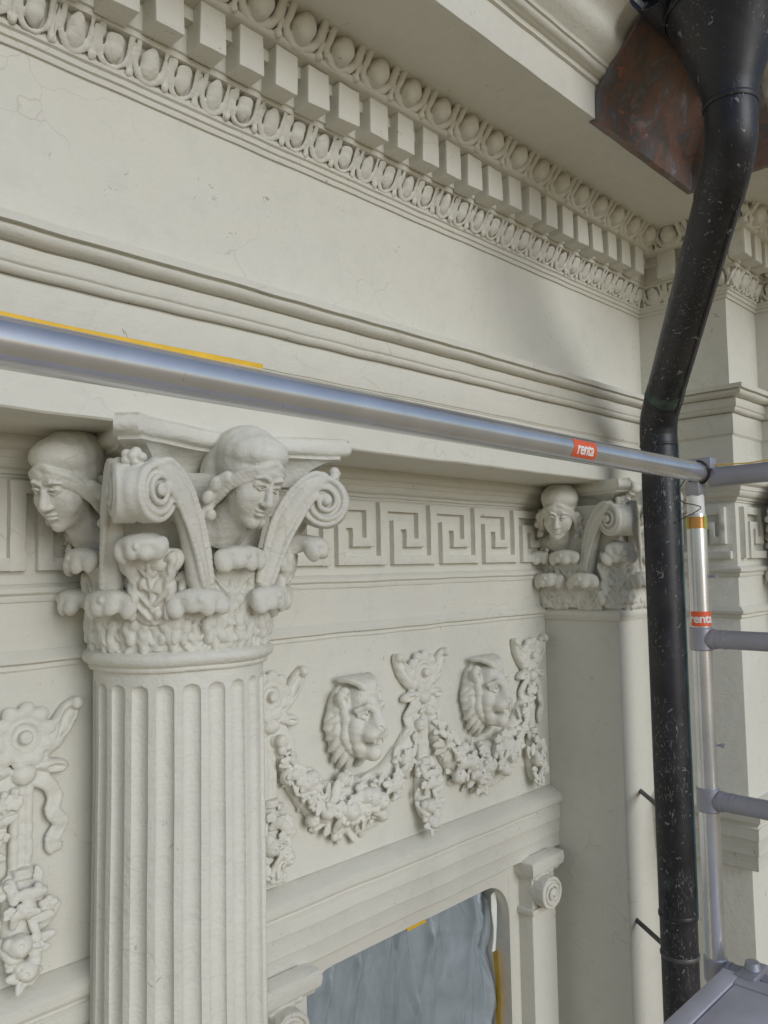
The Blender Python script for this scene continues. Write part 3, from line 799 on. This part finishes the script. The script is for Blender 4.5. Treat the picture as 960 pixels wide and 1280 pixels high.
# abacus: concave sided square with cut horns
def abacus_mesh():
    hs, mid, cut = .300, .222, .032
    def ring(off, z):
        P = []
        for k in range(4):
            a0 = k*math.pi/2; n = 17; H = hs+off; Mi = mid+off
            for i in range(n):
                t = -1+2*i/(n-1); x = t*(H-cut); y = -(Mi+(H-Mi)*(abs(t)**2.0)) if abs(t) < 1 else -(H)
                ca, sa = math.cos(a0), math.sin(a0); P.append((x*ca-y*sa, x*sa+y*ca, z))
        return P
    prof = [(-.085, .186), (-.080, .200), (-.072, .214), (-.058, .230), (-.040, .242), (-.022, .249), (-.014, .250), (-.013, .256), (-.011, .258), (-.002, .260), (.004, .266), (.006, .274), (.004, .284), (-.001, .291), (.001, .296), (-.02, .299)]
    V, F = [], []; m = 17*4
    for o, z in prof: V += ring(o, z)
    for j in range(len(prof)-1):
        for i in range(m): F.append((j*m+i, j*m+(i+1) % m, (j+1)*m+(i+1) % m, (j+1)*m+i))
    F.append(tuple(reversed(range(m)))); F.append(tuple(range((len(prof)-1)*m, len(prof)*m)))
    return mesh('abacus', wob(np.array(V), .0022), F, 'carved', 42)
ABA = abacus_mesh()
bellV, bellF = lathe([(.188, -.195), (.180, -.17), (.176, -.05), (.182, .05), (.198, .12), (.222, .17), (.235, .20)], 64)
BELL = mesh('capital_bell', bellV, bellF, 'carved')
ringV, ringF = lathe([(.180, -.222), (.199, -.218), (.202, -.213), (.200, -.208), (.204, -.206), (.213, -.200), (.216, -.190), (.213, -.181), (.204, -.176), (.196, -.172), (.18, -.170)], 72)
RING = mesh('astragal', wob(ringV, .0012), ringF, 'carved', 60)

def shaft_mesh(Rt, Rb, zt, zb):
    N = 22; w_, dep = .0192, .0135; ts = np.array([-1, -.985, -.9, -.75, -.5, -.25, 0, .25, .5, .75, .9, .985]); arcp = 2*math.pi*Rt/N
    zs = list(np.arange(zt, zt-.03, -.01))+list(np.arange(zt-.026, zt-.056, -.0022))+list(np.arange(zt-.06, -1.3, -.06))+[zb]
    zft = zt-.030; V, F = [], []
    extra = [.5]      # fillet middle
    cols = []
    for k in range(N):
        for t in list(ts*w_)+[w_, ] + [arcp*.5]: cols.append((k, t))
    m = len(cols)
    for z in zs:
        Rz = Rt+(Rb-Rt)*(zt-z)/(zt-zb)
        for k, a in cols:
            dz = max(0, z-(zft-w_)); q = math.hypot(a, dz)/w_; dd = dep*math.sqrt(max(0, 1-q*q))**1.0
            th = (k*arcp+a)/Rt; V.append((math.cos(th)*(Rz-dd), math.sin(th)*(Rz-dd), z))
    for j in range(len(zs)-1):
        for i in range(m): F.append((j*m+i, (j+1)*m+i, (j+1)*m+(i+1) % m, j*m+(i+1) % m))
    F.append(tuple(range(m)))
    return mesh('fluted_column', wob(np.array(V), .0009), F, 'carved', 33)
SHAFT = shaft_mesh(.191, .205, -.215, -2.6)
baseV, baseF = lathe([(.29, -3.4), (.29, -2.80), (.27, -2.79), (.28, -2.76), (.27, -2.72), (.235, -2.70), (.23, -2.67), (.245, -2.65), (.24, -2.62), (.208, -2.60)], 64)
BASE = mesh('column_base', baseV, baseF, 'plaster')

def capital(par, cx, cy, round_=True, dirs=((0, 1), (-90, 1)), horns=(-45, 45), leaves=range(-3, 4)):
    put('abacus', ABA, par, (cx, cy, 0))
    for dg, sc in dirs: 
        a = R_(dg); q = put('carved_head', HEAD, par, (cx+math.sin(a)*.265, cy-math.cos(a)*.265, .190)); q.rotation_euler = (Matrix.Rotation(a+R_(24 if dg < -45 else 3), 3, 'Z')@Matrix.Rotation(R_(25), 3, 'X')@Matrix.Rotation(R_(5), 3, 'Y')).to_euler()
        for s in (-1, 1): put('flower', FLW, par, (cx+math.sin(a+s*.42)*.232, cy-math.cos(a+s*.42)*.232, .060), a+s*.42, (s, 1, 1))
    for dg in horns:
        put('volute', VOL, par, (cx, cy, 0), R_(dg)); a = R_(dg); q = put('acanthus_leaf', LEAF_UP[0], par, (cx+math.sin(a)*.205, cy-math.cos(a)*.205, -.105), scale=(.80, 1.25, .92))
        q.rotation_euler = (Matrix.Rotation(a, 3, 'Z')@Matrix.Rotation(R_(13), 3, 'X')).to_euler()

def fluted(cx, cy):
    col_ = link('fluted_column', SHAFT, bld, None); col_.matrix_parent_inverse = inv
    col_.location = (cx, cy, 0)
    for n_, me in (('capital_bell', BELL), ('astragal', RING), ('column_base', BASE)): put(n_, me, col_, (0, 0, 0))
    capital(col_, 0, 0)
    i = 0
    for dg in (-112.5, -67.5, -22.5, 22.5, 67.5):
        a = R_(dg); put('acanthus_leaf', LEAF_LO[i % 2], col_, (math.sin(a)*.180, -math.cos(a)*.180, -.176), a); i += 1
    for dg in (-90, -45, 0, 45, 90):
        a = R_(dg); put('acanthus_leaf', LEAF_UP[i % 2], col_, (math.sin(a)*.184, -math.cos(a)*.184, -.165), a); i += 1
    return col_
CX, CY = 1.008, 1.670
fluted(CX, CY); fluted(3.455, 1.0)
# plinths the columns stand on
for cx, cy in ((CX, CY), (3.455, 1.0)): part('column_pedestal', *box(cx-.33, cx+.33, cy-.33, cy+.33, GROUND, -3.398, .01))

# ---- corner pilaster with the same capital worked flat
PXC, PYC = 2.914, 1.668
V, F = box(XP, XR+.05, YA, YB+.05, GROUND, ZS+.003, .0035, cuts=0)
pil = part('pilaster', V, F)
PP = [(XP, YB+.03), (XP, YA), (XR+.02, YA)]
part('astragal', *sweep(PP, [(-.01, -.224), (.006, -.222), (.008, -.214), (.014, -.208), (.016, -.198), (.012, -.188), (.003, -.180), (-.01, -.178)]), mat='carved', parent=pil)
V, F = sweep(PP, [(-.03, -.18), (.0015, -.179), (.0015, 0), (.012, .10), (.035, .18), (.045, .21), (-.03, .21)]); part('capital_bell', V, F, 'carved', pil)
capital(pil, PXC, PYC, horns=(-45,))
flat = lambda me, x, y, z, dg: put('acanthus_leaf', me, pil, (x, y, z), R_(dg))
flat(LEAF_LO[0], XP-.002, 1.585, -.178, -90); flat(LEAF_LO[1], XP-.002, 1.735, -.178, -90); flat(LEAF_LO[0], 2.80, YA-.002, -.178, 0); flat(LEAF_LO[1], 2.92, YA-.002, -.178, 0)
flat(LEAF_UP[1], XP-.004, 1.662, -.168, -90); flat(LEAF_UP[0], XP+.012, YA+.012, -.168, -45); flat(LEAF_UP[0], 2.875, YA-.004, -.168, 0); flat(LEAF_UP[1], XP+.002, 1.80, -.168, -90)

# ---- relief panel
pan = part('relief_panel', *box(-1.55, XP-.001, YB-.004, YB+.02, -.868, -.205))
LION, ROS = lion_mesh(), rosette_mesh(); BOW = [bow_mesh(41), bow_mesh(42)]; GAR = [garland_mesh(51), garland_mesh(52)]; DRP = [drop_mesh(61), drop_mesh(62)]
for i, x in enumerate((.690, 1.346, 1.968, 2.585)):
    sx = .82 if x > 2.5 else 1
    put('rosette', ROS, pan, (x, YB-.006, -.352), 0, (.95*sx, 1, .95), (0, i*1.3, 0))
    put('ribbon_bow', BOW[i % 2], pan, (x, YB-.006, -.352), 0, (sx, 1, .94)); put('fruit_drop', DRP[i % 2], pan, (x, YB-.006, -.640), 0, (sx, 1, .92))
for i, x in enumerate((.375, 1.655, 2.278)):
    put('garland', GAR[(i+1) % 2], pan, (x, YB-.006, -.462), 0, (1, 1, 1.0))
    put('lion_head', LION, pan, (x-.006, YB-.006, -.452), R_(4))

# ---- window
win = part('window_frame', *merge(box(WX0, WX1, 1.93, 1.98, -1.27, -1.15), box(WX0, WX0+.07, 1.93, 1.98, -2.9, -1.269), box(WX1-.09, WX1, 1.93, 1.98, -2.9, -1.269), box(1.93, 2.0, 1.932, 1.978, -2.9, -1.269)), 'dark_frame')
for a, b in ((WX0+.069, 1.931), (1.999, WX1-.089)): part('pane', *box(a, b, 1.952, 1.958, -2.9, -1.268), 'glass', win)
def ionic(par, x0, x1, side):
    part('jamb_pilaster', *box(x0, x1, YB-.060, YB+.02, GROUND, -1.268, .003), parent=par)
    part('jamb_band', *box(x0-.012 if side < 0 else x0-.012, x1+.012, YB-.072, YB+.02, -1.282, -1.262, .004), parent=par)
    part('capital_block', *box(x0+.004, x1-.004, YB-.058, YB+.02, -1.263, -1.148), 'carved', par)
    part('capital_top', *sweep([(x0, YB), (x0, YB-.060), (x1, YB-.060), (x1, YB)], [(-.02, -1.150), (.012, -1.150), (.016, -1.140), (.024, -1.134), (.028, -1.112), (.026, -1.092), (.02, -1.086), (-.02, -1.080)], jit=.0006), 'carved', par)
    xm = (x0+x1)/2
    c = Clay((-.085, -.13, -.085), (.085, .06, .075), .0024)
    for s in (-1, 1):
        zc = -.012; ctr = np.array([s*.006, -.070, zc])
    # one broad scroll to the front with a rolled bolster behind it
    c.cyl((0, -.052, -.008), (0, 1, 0), .057, .034, rnd=.006); c.cyl((0, -.010, -.006), (0, 1, 0), .050, .05, rnd=.01)
    c.cyl((0, -.088, -.008), (0, 1, 0), .048, .006, rnd=.002, k=.002, sub=True)
    sp = []
    for i in range(60):
        t = i/59; a = math.pi*.5-t*2*math.pi*2.4; q = .052*(1-.87*t**.85); sp.append((q*math.cos(a), -.083-.008*t, -.008+q*math.sin(a)))
    c.path(sp, .0058, .0048, k=.002); c.ell((0, -.088, -.008), (.010, .010, .010), k=.002)
    c.path([(-.05, -.03, .048), (0, -.03, .056), (.055, -.03, .048)], .014, k=.008); c.rough(.0011, .9, 71)
    put('volute', c.mesh('volute'), par, (xm-.015, YB-.028, -1.196), R_(-4))
ionic(win, 2.497, 2.648, 1); ionic(win, 1.288, 1.440, -1)

# ================================================================== THINGS IN FRONT OF THE FACADE
def grp(name, loc, label, cat, group=None):
    o = empty(name, loc, label, cat, group); return o, Matrix.Translation(-Vector(loc))
def child(name, VF, mat, par, pinv, angle=38):
    o = add(name, VF[0], VF[1], mat, par, angle)
    if pinv is not None: o.matrix_parent_inverse = pinv
    return o

# ---- rainwater pipe
PR = .0625
neck = (2.043, .742)
dp, di = grp('downpipe', (2.69, 1.278, GROUND), 'black spattered copper downpipe with a funnel head and bent neck', 'drainpipe')
lowP = [(2.69, 1.278, z) for z in np.linspace(GROUND, .43, 26)]
child('pipe', tube(lowP[:1]+[(2.69, 1.278, -1.20)], PR*.985, 36), 'pipe', dp, di)
child('pipe', tube([(2.69, 1.278, -1.215), (2.69, 1.278, -.4), (2.69, 1.278, .42)], PR, 36), 'pipe', dp, di)
mid = bezier([(2.69, 1.278, .405), (2.69, 1.278, .45), (2.675, 1.266, .50), (2.63, 1.228, .548)], 8)
child('elbow', tube(mid, PR*1.02, 36), 'pipe', dp, di)
a, b = np.array([2.637, 1.234, .542]), np.array([2.105, .796, .985])
child('pipe', tube([a, a*.5+b*.5, b], PR, 36), 'pipe', dp, di)
up = bezier([(2.13, .817, .962), (2.085, .780, 1.005), (2.052, .750, 1.06), (neck[0], neck[1], 1.12), (neck[0], neck[1], 1.165)], 8)
child('elbow', tube(up, PR*1.03, 36), 'pipe', dp, di)
V, F = lathe([(.0655, 1.150), (.0665, 1.160), (.066, 1.175), (.072, 1.20), (.138, 1.385), (.142, 1.392), (.145, 1.40), (.147, 1.41), (.148, 1.62)], 48, (neck[0], neck[1], 0)); child('hopper', (V, F), 'pipe', dp, di)
V, F = lathe([(.149, 1.405), (.153, 1.408), (.153, 1.420), (.149, 1.423)], 48, (neck[0], neck[1], 0), False); child('hopper_rim', (V, F), 'pipe', dp, di)
# laps, seams and soldered collars
tdir = Vector(b-a).normalized()
def collar(P, T, rad, wd, nm='collar', mat='pipe'):
    T = Vector(T).normalized(); P = Vector(P); child(nm, tube([P-T*wd*.5, P-T*wd*.25, P+T*wd*.25, P+T*wd*.5], [rad-.002, rad, rad, rad-.002], 36), mat, dp, di)
collar((2.69, 1.278, -1.205), (0, 0, 1), PR+.003, .020); collar((2.69, 1.278, .405), (0, 0, 1), PR+.003, .012)
collar(Vector(a)+tdir*.03, tdir, PR+.003, .010); collar(Vector(b)-tdir*.03, tdir, PR+.003, .010); collar((neck[0], neck[1], 1.158), (0, 0, 1), PR+.006, .016)
collar(Vector(a)+tdir*.055, tdir, PR+.0016, .050, 'patch', 'patina')
# standing seam along the pipe on its outer right side
sv = np.array([.80, -.60, 0]); sv = sv/np.linalg.norm(sv)
sx, sy = 2.69+sv[0]*.0*PR, 1.278
c_ = np.array([2.69, 1.278, 0]); q = np.array([math.sin(R_(8)), -math.cos(R_(8)), 0])
p0 = c_+q*(PR+.001)
child('seam', tube([p0+np.array([0, 0, -1.195]), p0+np.array([0, 0, .40])], .0055, 8), 'verdigris', dp, di)
n1 = np.cross(np.array(tdir), [0, 0, 1]); n1 = n1/np.linalg.norm(n1); n2 = np.cross(np.array(tdir), n1)
qq = n1*.55-n2*.83; qq = qq if qq[1] < 0 else -qq
child('seam', tube([a+qq*(PR+.001), b+qq*(PR+.001)], .0045, 8), 'pipe', dp, di)
for z, bx in ((-.868, 2.862), (-1.335, 2.785)):
    child('bracket', merge(tube([(2.69, 1.278+PR*.6, z), (bx, YA+.02, z+(.006 if z > -1 else .028))], .0085, 12)  ), 'iron', dp, di)
    collar((2.69, 1.278, z), (0, 0, 1), PR+.0025, .014, 'clip', 'iron') if z < -1 else None

# ---- copper lining of the cornice at the inner corner, and the gutter above it
prof = [(.385, 1.2215), (.4085, 1.2200), (.4105, 1.2240), (.4120, 1.285), (.420, 1.305), (.476, 1.362), (.530, 1.425), (.562, 1.468), (.568, 1.475), (.568, 1.480), (.560, 1.480), (.524, 1.430), (.470, 1.369), (.414, 1.311), (.4065, 1.288), (.4065, 1.2265), (.385, 1.2252)]
cf = add('copper_flashing', *sweep([(1.955, YA), (XR, YA), (XR, .80)], prof, .03, .0010), 'copper'); tag(cf, 'tarnished copper sheet wrapped round the cornice corner behind the pipe funnel', 'flashing')
pts = [(math.cos(t), math.sin(t)) for t in np.linspace(math.pi, 2*math.pi, 17)]
gx = np.linspace(1.90, 2.38, 8); V, F = [], []
for x in gx:
    for R in (.062, .059):
        for cx_, cz_ in (pts if R == .062 else pts[::-1]): V.append((x, .872+cx_*R, 1.478+cz_*R))
m = 34
for i in range(len(gx)-1):
    for j in range(m): F.append((i*m+j, (i+1)*m+j, (i+1)*m+(j+1) % m, i*m+(j+1) % m))
F += [tuple(reversed(range(m))), tuple(range(len(V)-m, len(V)))]
gt = add('gutter', V, F, 'pipe'); tag(gt, 'short dark half round gutter running into the pipe funnel', 'gutter')

# ---- scaffold
TR = .0254
TA, TB = np.array([-.9, .728, .214]), np.array([2.075, .872, .226])
rail = add('guard_rail', *tube([TA, TA*.66+TB*.34, TA*.34+TB*.66, TB], TR, 40), 'alu'); tag(rail, 'shiny aluminium scaffold rail crossing in front of the column capital', 'scaffold pole')
def wrap_patch(par, A, B, s0, s1, ang0, ang1, off, mat, name):
    A, B = Vector(A), Vector(B); T = (B-A).normalized(); up_ = Vector((0, 0, 1)) if abs(T.z) < .9 else Vector((-1, 0, 0))
    N = (up_-T*up_.dot(T)).normalized(); Bn = T.cross(N); V, F = [], []; n = 14
    for s in np.linspace(s0, s1, 6):
        for t in np.linspace(ang0, ang1, n): V.append(tuple(A+T*s+(N*math.cos(t)+Bn*math.sin(t))*(TR+off)))
    for i in range(5):
        for j in range(n-1): F.append((i*n+j, i*n+j+1, (i+1)*n+j+1, (i+1)*n+j))
    o = add(name, V, F, mat, par); return o, (A, T, N, Bn)
def text_mesh(body, size):
    cu = bpy.data.curves.new('lettering', 'FONT'); cu.body = body; cu.size = size; cu.align_x = 'CENTER'; cu.align_y = 'CENTER'; cu.offset = size*.022; cu.resolution_u = 3; cu.space_character = .93
    o = bpy.data.objects.new('lettering', cu); COL.objects.link(o); bpy.context.view_layer.update()
    me = bpy.data.meshes.new_from_object(o.evaluated_get(bpy.context.evaluated_depsgraph_get())); bpy.data.objects.remove(o)
    bm = bmesh.new(); bm.from_mesh(me); bmesh.ops.triangulate(bm, faces=bm.faces[:])
    for _ in range(2):
        bmesh.ops.subdivide_edges(bm, edges=[e for e in bm.edges if e.calc_length() > size*.12], cuts=1); bmesh.ops.triangulate(bm, faces=bm.faces[:])
    V = np.array([v.co[:] for v in bm.verts]); F = [[v.index for v in f.verts] for f in bm.faces]; bm.free(); return V, F
# sticker on the rail: text runs along the tube
ray = lambda px, py: d+r*(px-480)/1000-u*(py-640)/1000
Lr = np.linalg.norm(TB-TA); Tn = (TB-TA)/Lr
sc = 2.290-.0      # distance along the rail of the sticker centre, set below from its place in the scene
sc = ((1.395-TA[0])/Tn[0])
st, fr = wrap_patch(rail, TA, TB, sc-.047, sc+.047, 0, 0, .0004, 'orange', 'sticker'); bpy.data.objects.remove(st)
A_, T_, N_, B_ = fr; vc = math.atan2((-Vector((.55, .7, .1))).dot(B_), (-Vector((.55, .7, .1))).dot(N_))
st, fr = wrap_patch(rail, TA, TB, sc-.047, sc+.047, vc-.72, vc+.72, .0004, 'orange', 'sticker'); st['label'] = 'orange red sticker with white lettering'
V, F = text_mesh('renta', .034); sgn = 1 if math.cos(vc-.1) > math.cos(vc+.1) else -1
W = [tuple(A_+T_*(sc+x)+(N_*math.cos(vc-sgn*y/TR*-1*-1)+B_*math.sin(vc-sgn*y/TR*-1*-1))*(TR+.0009)) for x, y, z in (V*np.array([1.0, -1.0, 1])*np.array([1, -1, 1]))]
W = [tuple(A_+T_*(sc+x)+(N_*math.cos(vc+sgn*(-y)/TR*-1*(-1))+B_*math.sin(vc+sgn*(-y)/TR*-1*(-1)))*(TR+.0009)) for x, y, z in V]
W = []
for x, y, z in V:
    t = vc-abs(1)*math.copysign(1, math.sin(vc))*y/TR        # larger y turns towards the top of the tube
    W.append(tuple(A_+T_*(sc+x)+(N_*math.cos(t)+B_*math.sin(t))*(TR+.0009)))
add('lettering', W, F, 'white', st, None)

# end frame: upright with rungs running out from the wall
UX, UY, ZT = 2.062, .886, .168
fr_, fi = grp('scaffold_tower', (UX, UY, GROUND), 'aluminium scaffold end frame with upright, rungs and welded collars beside the downpipe', 'scaffold')
child('upright', tube([(UX, UY, GROUND), (UX, UY, -2), (UX, UY, .118)], TR, 36), 'alu', fr_, fi)
child('spigot', tube([(UX, UY, .112), (UX, UY, .160), (UX, UY, ZT)], [TR*.86, TR*.86, TR*.80], 32), 'white', fr_, fi)
child('upright', tube([(UX, UY-.72, GROUND), (UX, UY-.72, .14)], TR, 36), 'alu', fr_, fi)
for z in (-4.6, -3.4, -2.2, -1.03, -.612, -.205):
    rg = child('rung', tube([(UX, UY-.02, z), (UX, UY-.36, z), (UX, UY-.70, z)], TR*.93, 32), 'alu_dull', fr_, fi)
    for yy in (UY, UY-.72):
        cl = child('collar', tube([(UX, yy, z-.030), (UX, yy, z-.027), (UX, yy, z+.027), (UX, yy, z+.030)], [TR+.001, TR+.0035, TR+.0035, TR+.001], 32), 'alu_dull', fr_, fi)
    add('weld', *merge(tube([(UX, UY-.030, z), (UX, UY-.040, z)], [TR*1.02, TR*1.0], 28), tube([(UX, UY-.058, z), (UX, UY-.062, z), (UX, UY-.066, z)], [TR*.94, TR*.99, TR*.94], 28)), 'alu_dull', rg)
o = child('tape', tube([(UX, UY, .080), (UX, UY, .110)], TR+.0006, 36), 'tape', fr_, fi)
vdir = Vector((-UX, -UY, 0)).normalized(); va = math.atan2(vdir.y, vdir.x)
def around(z0, z1, a0, a1, off):
    V, F = [], []; n = 18
    for z in (z0, z1):
        for t in np.linspace(a0, a1, n): V.append((UX+math.cos(t)*(TR+off), UY+math.sin(t)*(TR+off), z))
    return np.array(V), [(j, j+1, n+j+1, n+j) for j in range(n-1)]
for s in (-1, 1): child('tape', around(.079, .111, va+s*.75, va+s*1.9, .0012), 'tape_green', fr_, fi)
sk = child('sticker', around(-.172, -.134, va-1.1, va+1.9, .0006), 'orange', fr_, fi); sk['label'] = 'orange red sticker with white lettering'
V, F = text_mesh('renta', .032)
W = []
for x, y, z in V:
    t = va+.10+x/TR; W.append((UX+math.cos(t)*(TR+.0011), UY+math.sin(t)*(TR+.0011), -.153+y))
lt = add('lettering', W, F, 'white', sk, None)
child('pin', merge(tube([(UX+.01, UY-TR+.004, -.045), (UX+.013, UY-TR-.012, -.045)], .003, 8), tube([(UX+.013, UY-TR-.012, -.050), (UX+.013, UY-TR-.013, -.040)], .005, 8)), 'alu_dull', fr_, fi)
child('pin', merge(tube([(UX+.01, UY-TR+.004, -.475), (UX+.013, UY-TR-.012, -.475)], .003, 8), tube([(UX+.013, UY-TR-.012, -.480), (UX+.013, UY-TR-.013, -.470)], .005, 8)), 'alu_dull', fr_, fi)

# end rail at the top, tied to the guard rail with wire
er = add('end_rail', *tube([(2.078, .850, .212), (2.078, .45, .216), (2.078, -.35, .222)], TR*.98, 36), 'alu_dull'); tag(er, 'dull grey scaffold rail running out from the end of the shiny rail', 'scaffold pole')
cw, ci = grp('clamp', (2.066, .868, .226), 'small clamp with rusty wire tying two scaffold rails over the upright', 'clamp')
Tt = Vector(Tn)
child('clamp_ring', tube([Vector((2.050, .8705, .2258))-Tt*.006, Vector((2.050, .8705, .2258))+Tt*.006], TR+.003, 32), 'iron', cw, ci)
child('clamp_plate', box(2.045, 2.085, .835, .90, .232, .262, .003), 'alu_dull', cw, ci)
child('clamp_foot', box(2.040, 2.086, .866, .904, .164, .204, .006), 'alu_dull', cw, ci)
for k in range(3):
    o_ = Vector((2.046+.007*k, .8703+.0003*k, .2258)); P = []
    for t in np.linspace(0, 2*math.pi, 25): P.append(tuple(o_+Vector((.004*math.sin(2*t+k), math.sin(t)*(TR+.0045), math.cos(t)*(TR+.0045)))))
    child('wire', tube(P, .0016, 6, False), 'wire', cw, ci)
child('wire', tube(bezier([(2.045, .90, .215), (2.03, .915, .180), (2.025, .905, .150), (2.035, .875, .140), (2.03, .862, .128), (2.02, .93, .095)], 6), .0013, 6), 'wire', cw, ci)

# yellow strap lying along the rail
P = [TA+Tn*s+np.array([0, .006+.004*math.sin(s*3), TR-.002+.004*math.sin(s*5)**2]) for s in np.linspace(.95, 1.50, 16)]
V, F = [], []
def strap(P, wd, th):
    V, F = [], []
    for i, p in enumerate(P):
        for dy, dz in ((-wd/2, 0), (wd/2, .004), (wd/2, .004+th), (-wd/2, th)): V.append((p[0], p[1]+dy, p[2]+dz))
    for i in range(len(P)-1):
        for j in range(4): F.append((i*4+j, i*4+(j+1) % 4, i*4+4+(j+1) % 4, i*4+4+j))
    F += [(3, 2, 1, 0), tuple(range(len(V)-4, len(V)))]
    return V, F
ys = add('strap', *strap(P, .012, .0060), 'yellow'); tag(ys, 'yellow strap lying along the top of the shiny rail', 'strap')
P = [(2.085+.002*math.sin(i), .835-.04*i, .240+.002*math.cos(i*1.7)) for i in range(14)]
V, F = [], []
for p in P:
    for dx, dz in ((-.012, 0), (.012, .003), (.012, .006), (-.012, .003)): V.append((p[0]+dx, p[1], p[2]+dz))
for i in range(len(P)-1):
    for j in range(4): F.append((i*4+j, i*4+4+j, i*4+4+(j+1) % 4, i*4+(j+1) % 4))
F += [(0, 1, 2, 3), tuple(reversed(range(len(V)-4, len(V))))]
y2 = add('strap', V, F, 'yellow'); tag(y2, 'yellow strap lying on the dull end rail', 'strap')

# deck
DZ = -1.000
dk, dki = grp('scaffold_deck', (1.0, .55, DZ), 'dusty grey aluminium scaffold deck hooked onto the end frame', 'scaffold deck')
x0, x1 = -1.2, 2.018
child('edge_beam', box(x0, x1, .806, .850, DZ-.075, DZ, .004), 'alu_deck', dk, dki)
child('edge_beam', box(x0, x1, .205, .249, DZ-.075, DZ, .004), 'alu_deck', dk, dki)
ypl = np.linspace(.250, .805, 5)
for i in range(4):
    child('plank', box(x0+.02, x1-.052, ypl[i]+.0022, ypl[i+1]-.0022, DZ-.030, DZ-.005, .002), 'alu_deck', dk, dki)
child('end_beam', box(x1-.050, x1-.002, .249, .806, DZ-.070, DZ-.001, .004), 'alu_deck', dk, dki)
for y in (.79, .28):
    child('hook', merge(box(x1-.02, x1+.075, y-.022, y+.022, DZ-.012, DZ+.006, .004), box(x1+.062, x1+.076, y-.022, y+.022, DZ-.055, DZ-.011, .003), tube([(x1+.03, y, DZ+.002), (x1+.03, y, DZ+.022)], [.02, .016], 16)), 'alu_dull', dk, dki)

# ---- plastic film over the window
nx, nz = 230, 150; V, F = [], []
q = np.random.default_rng(5); fold = [(q.uniform(WX0, WX1), q.uniform(.007, .024), q.uniform(.003, .013)*q.choice((1, 1, -.6)), q.uniform(-.45, .45), q.uniform(.15, .8)) for _ in range(46)]
fx0, fx1 = WX0+.004, WX1-.006
for j in range(nz):
    z = -1.158-1.30*j/(nz-1); t = j/(nz-1)
    for i in range(nx):
        x = fx0+(fx1-fx0)*i/(nx-1); o = .006*math.sin(x*9+z*4)+.0018*math.sin(x*31-z*9)
        for xf, wd, am, sl, ln in fold:
            e = (x-xf-sl*(z+1.158))/wd; o += am*math.exp(-abs(e)*1.2)*math.exp(-t/ln*1.4)
        o += .012*max(0, (x-(fx1-.18))/.18)*(abs(math.sin(z*13+x*9))+.6*abs(math.sin(x*60+z*3)))
        top = WZT-.004 if (fx0+rr_ < x < fx1-rr_) else WZT-.006-(rr_-math.sqrt(max(0, rr_**2-(rr_-min(x-WX0, WX1-x))**2)))
        V.append((x, 1.905-o*2.2, min(z, top)))
for j in range(nz-1):
    for i in range(nx-1): F.append((j*nx+i, j*nx+nx+i, j*nx+nx+i+1, j*nx+i+1))
fl = add('plastic_sheet', V, F, 'film', None, None); tag(fl, 'blue grey wrinkled plastic film masking the window', 'plastic sheet')
tp = add('masking_tape', *box(1.895, 1.985, 1.7985, 1.802, -1.158, -1.149), 'yellow'); tag(tp, 'short yellow tape strip along the top edge of the film', 'tape')
V, F = strap([(WX1-.012-.006*math.sin(k*.9), 1.852+.006*math.cos(k*1.3), -1.42-.05*k) for k in range(16)], .03, .003); 
V = [(x+(.006 if i % 4 in (1, 2) else -.006), y, z) for i, (x, y, z) in enumerate(V)]
t2 = add('masking_tape', V, F, 'yellow'); tag(t2, 'long yellow tape strip hanging down the window jamb', 'tape')
V, F = box(-.012, .012, -.0015, .0015, -.09, .09, 0, cuts=3); V = wob(V*1.0, .02)+np.array([WX1-.035, 1.838, -1.275])
wt = add('paper_scrap', V, F, 'white'); tag(wt, 'loose white scrap hanging at the corner of the film', 'scrap')
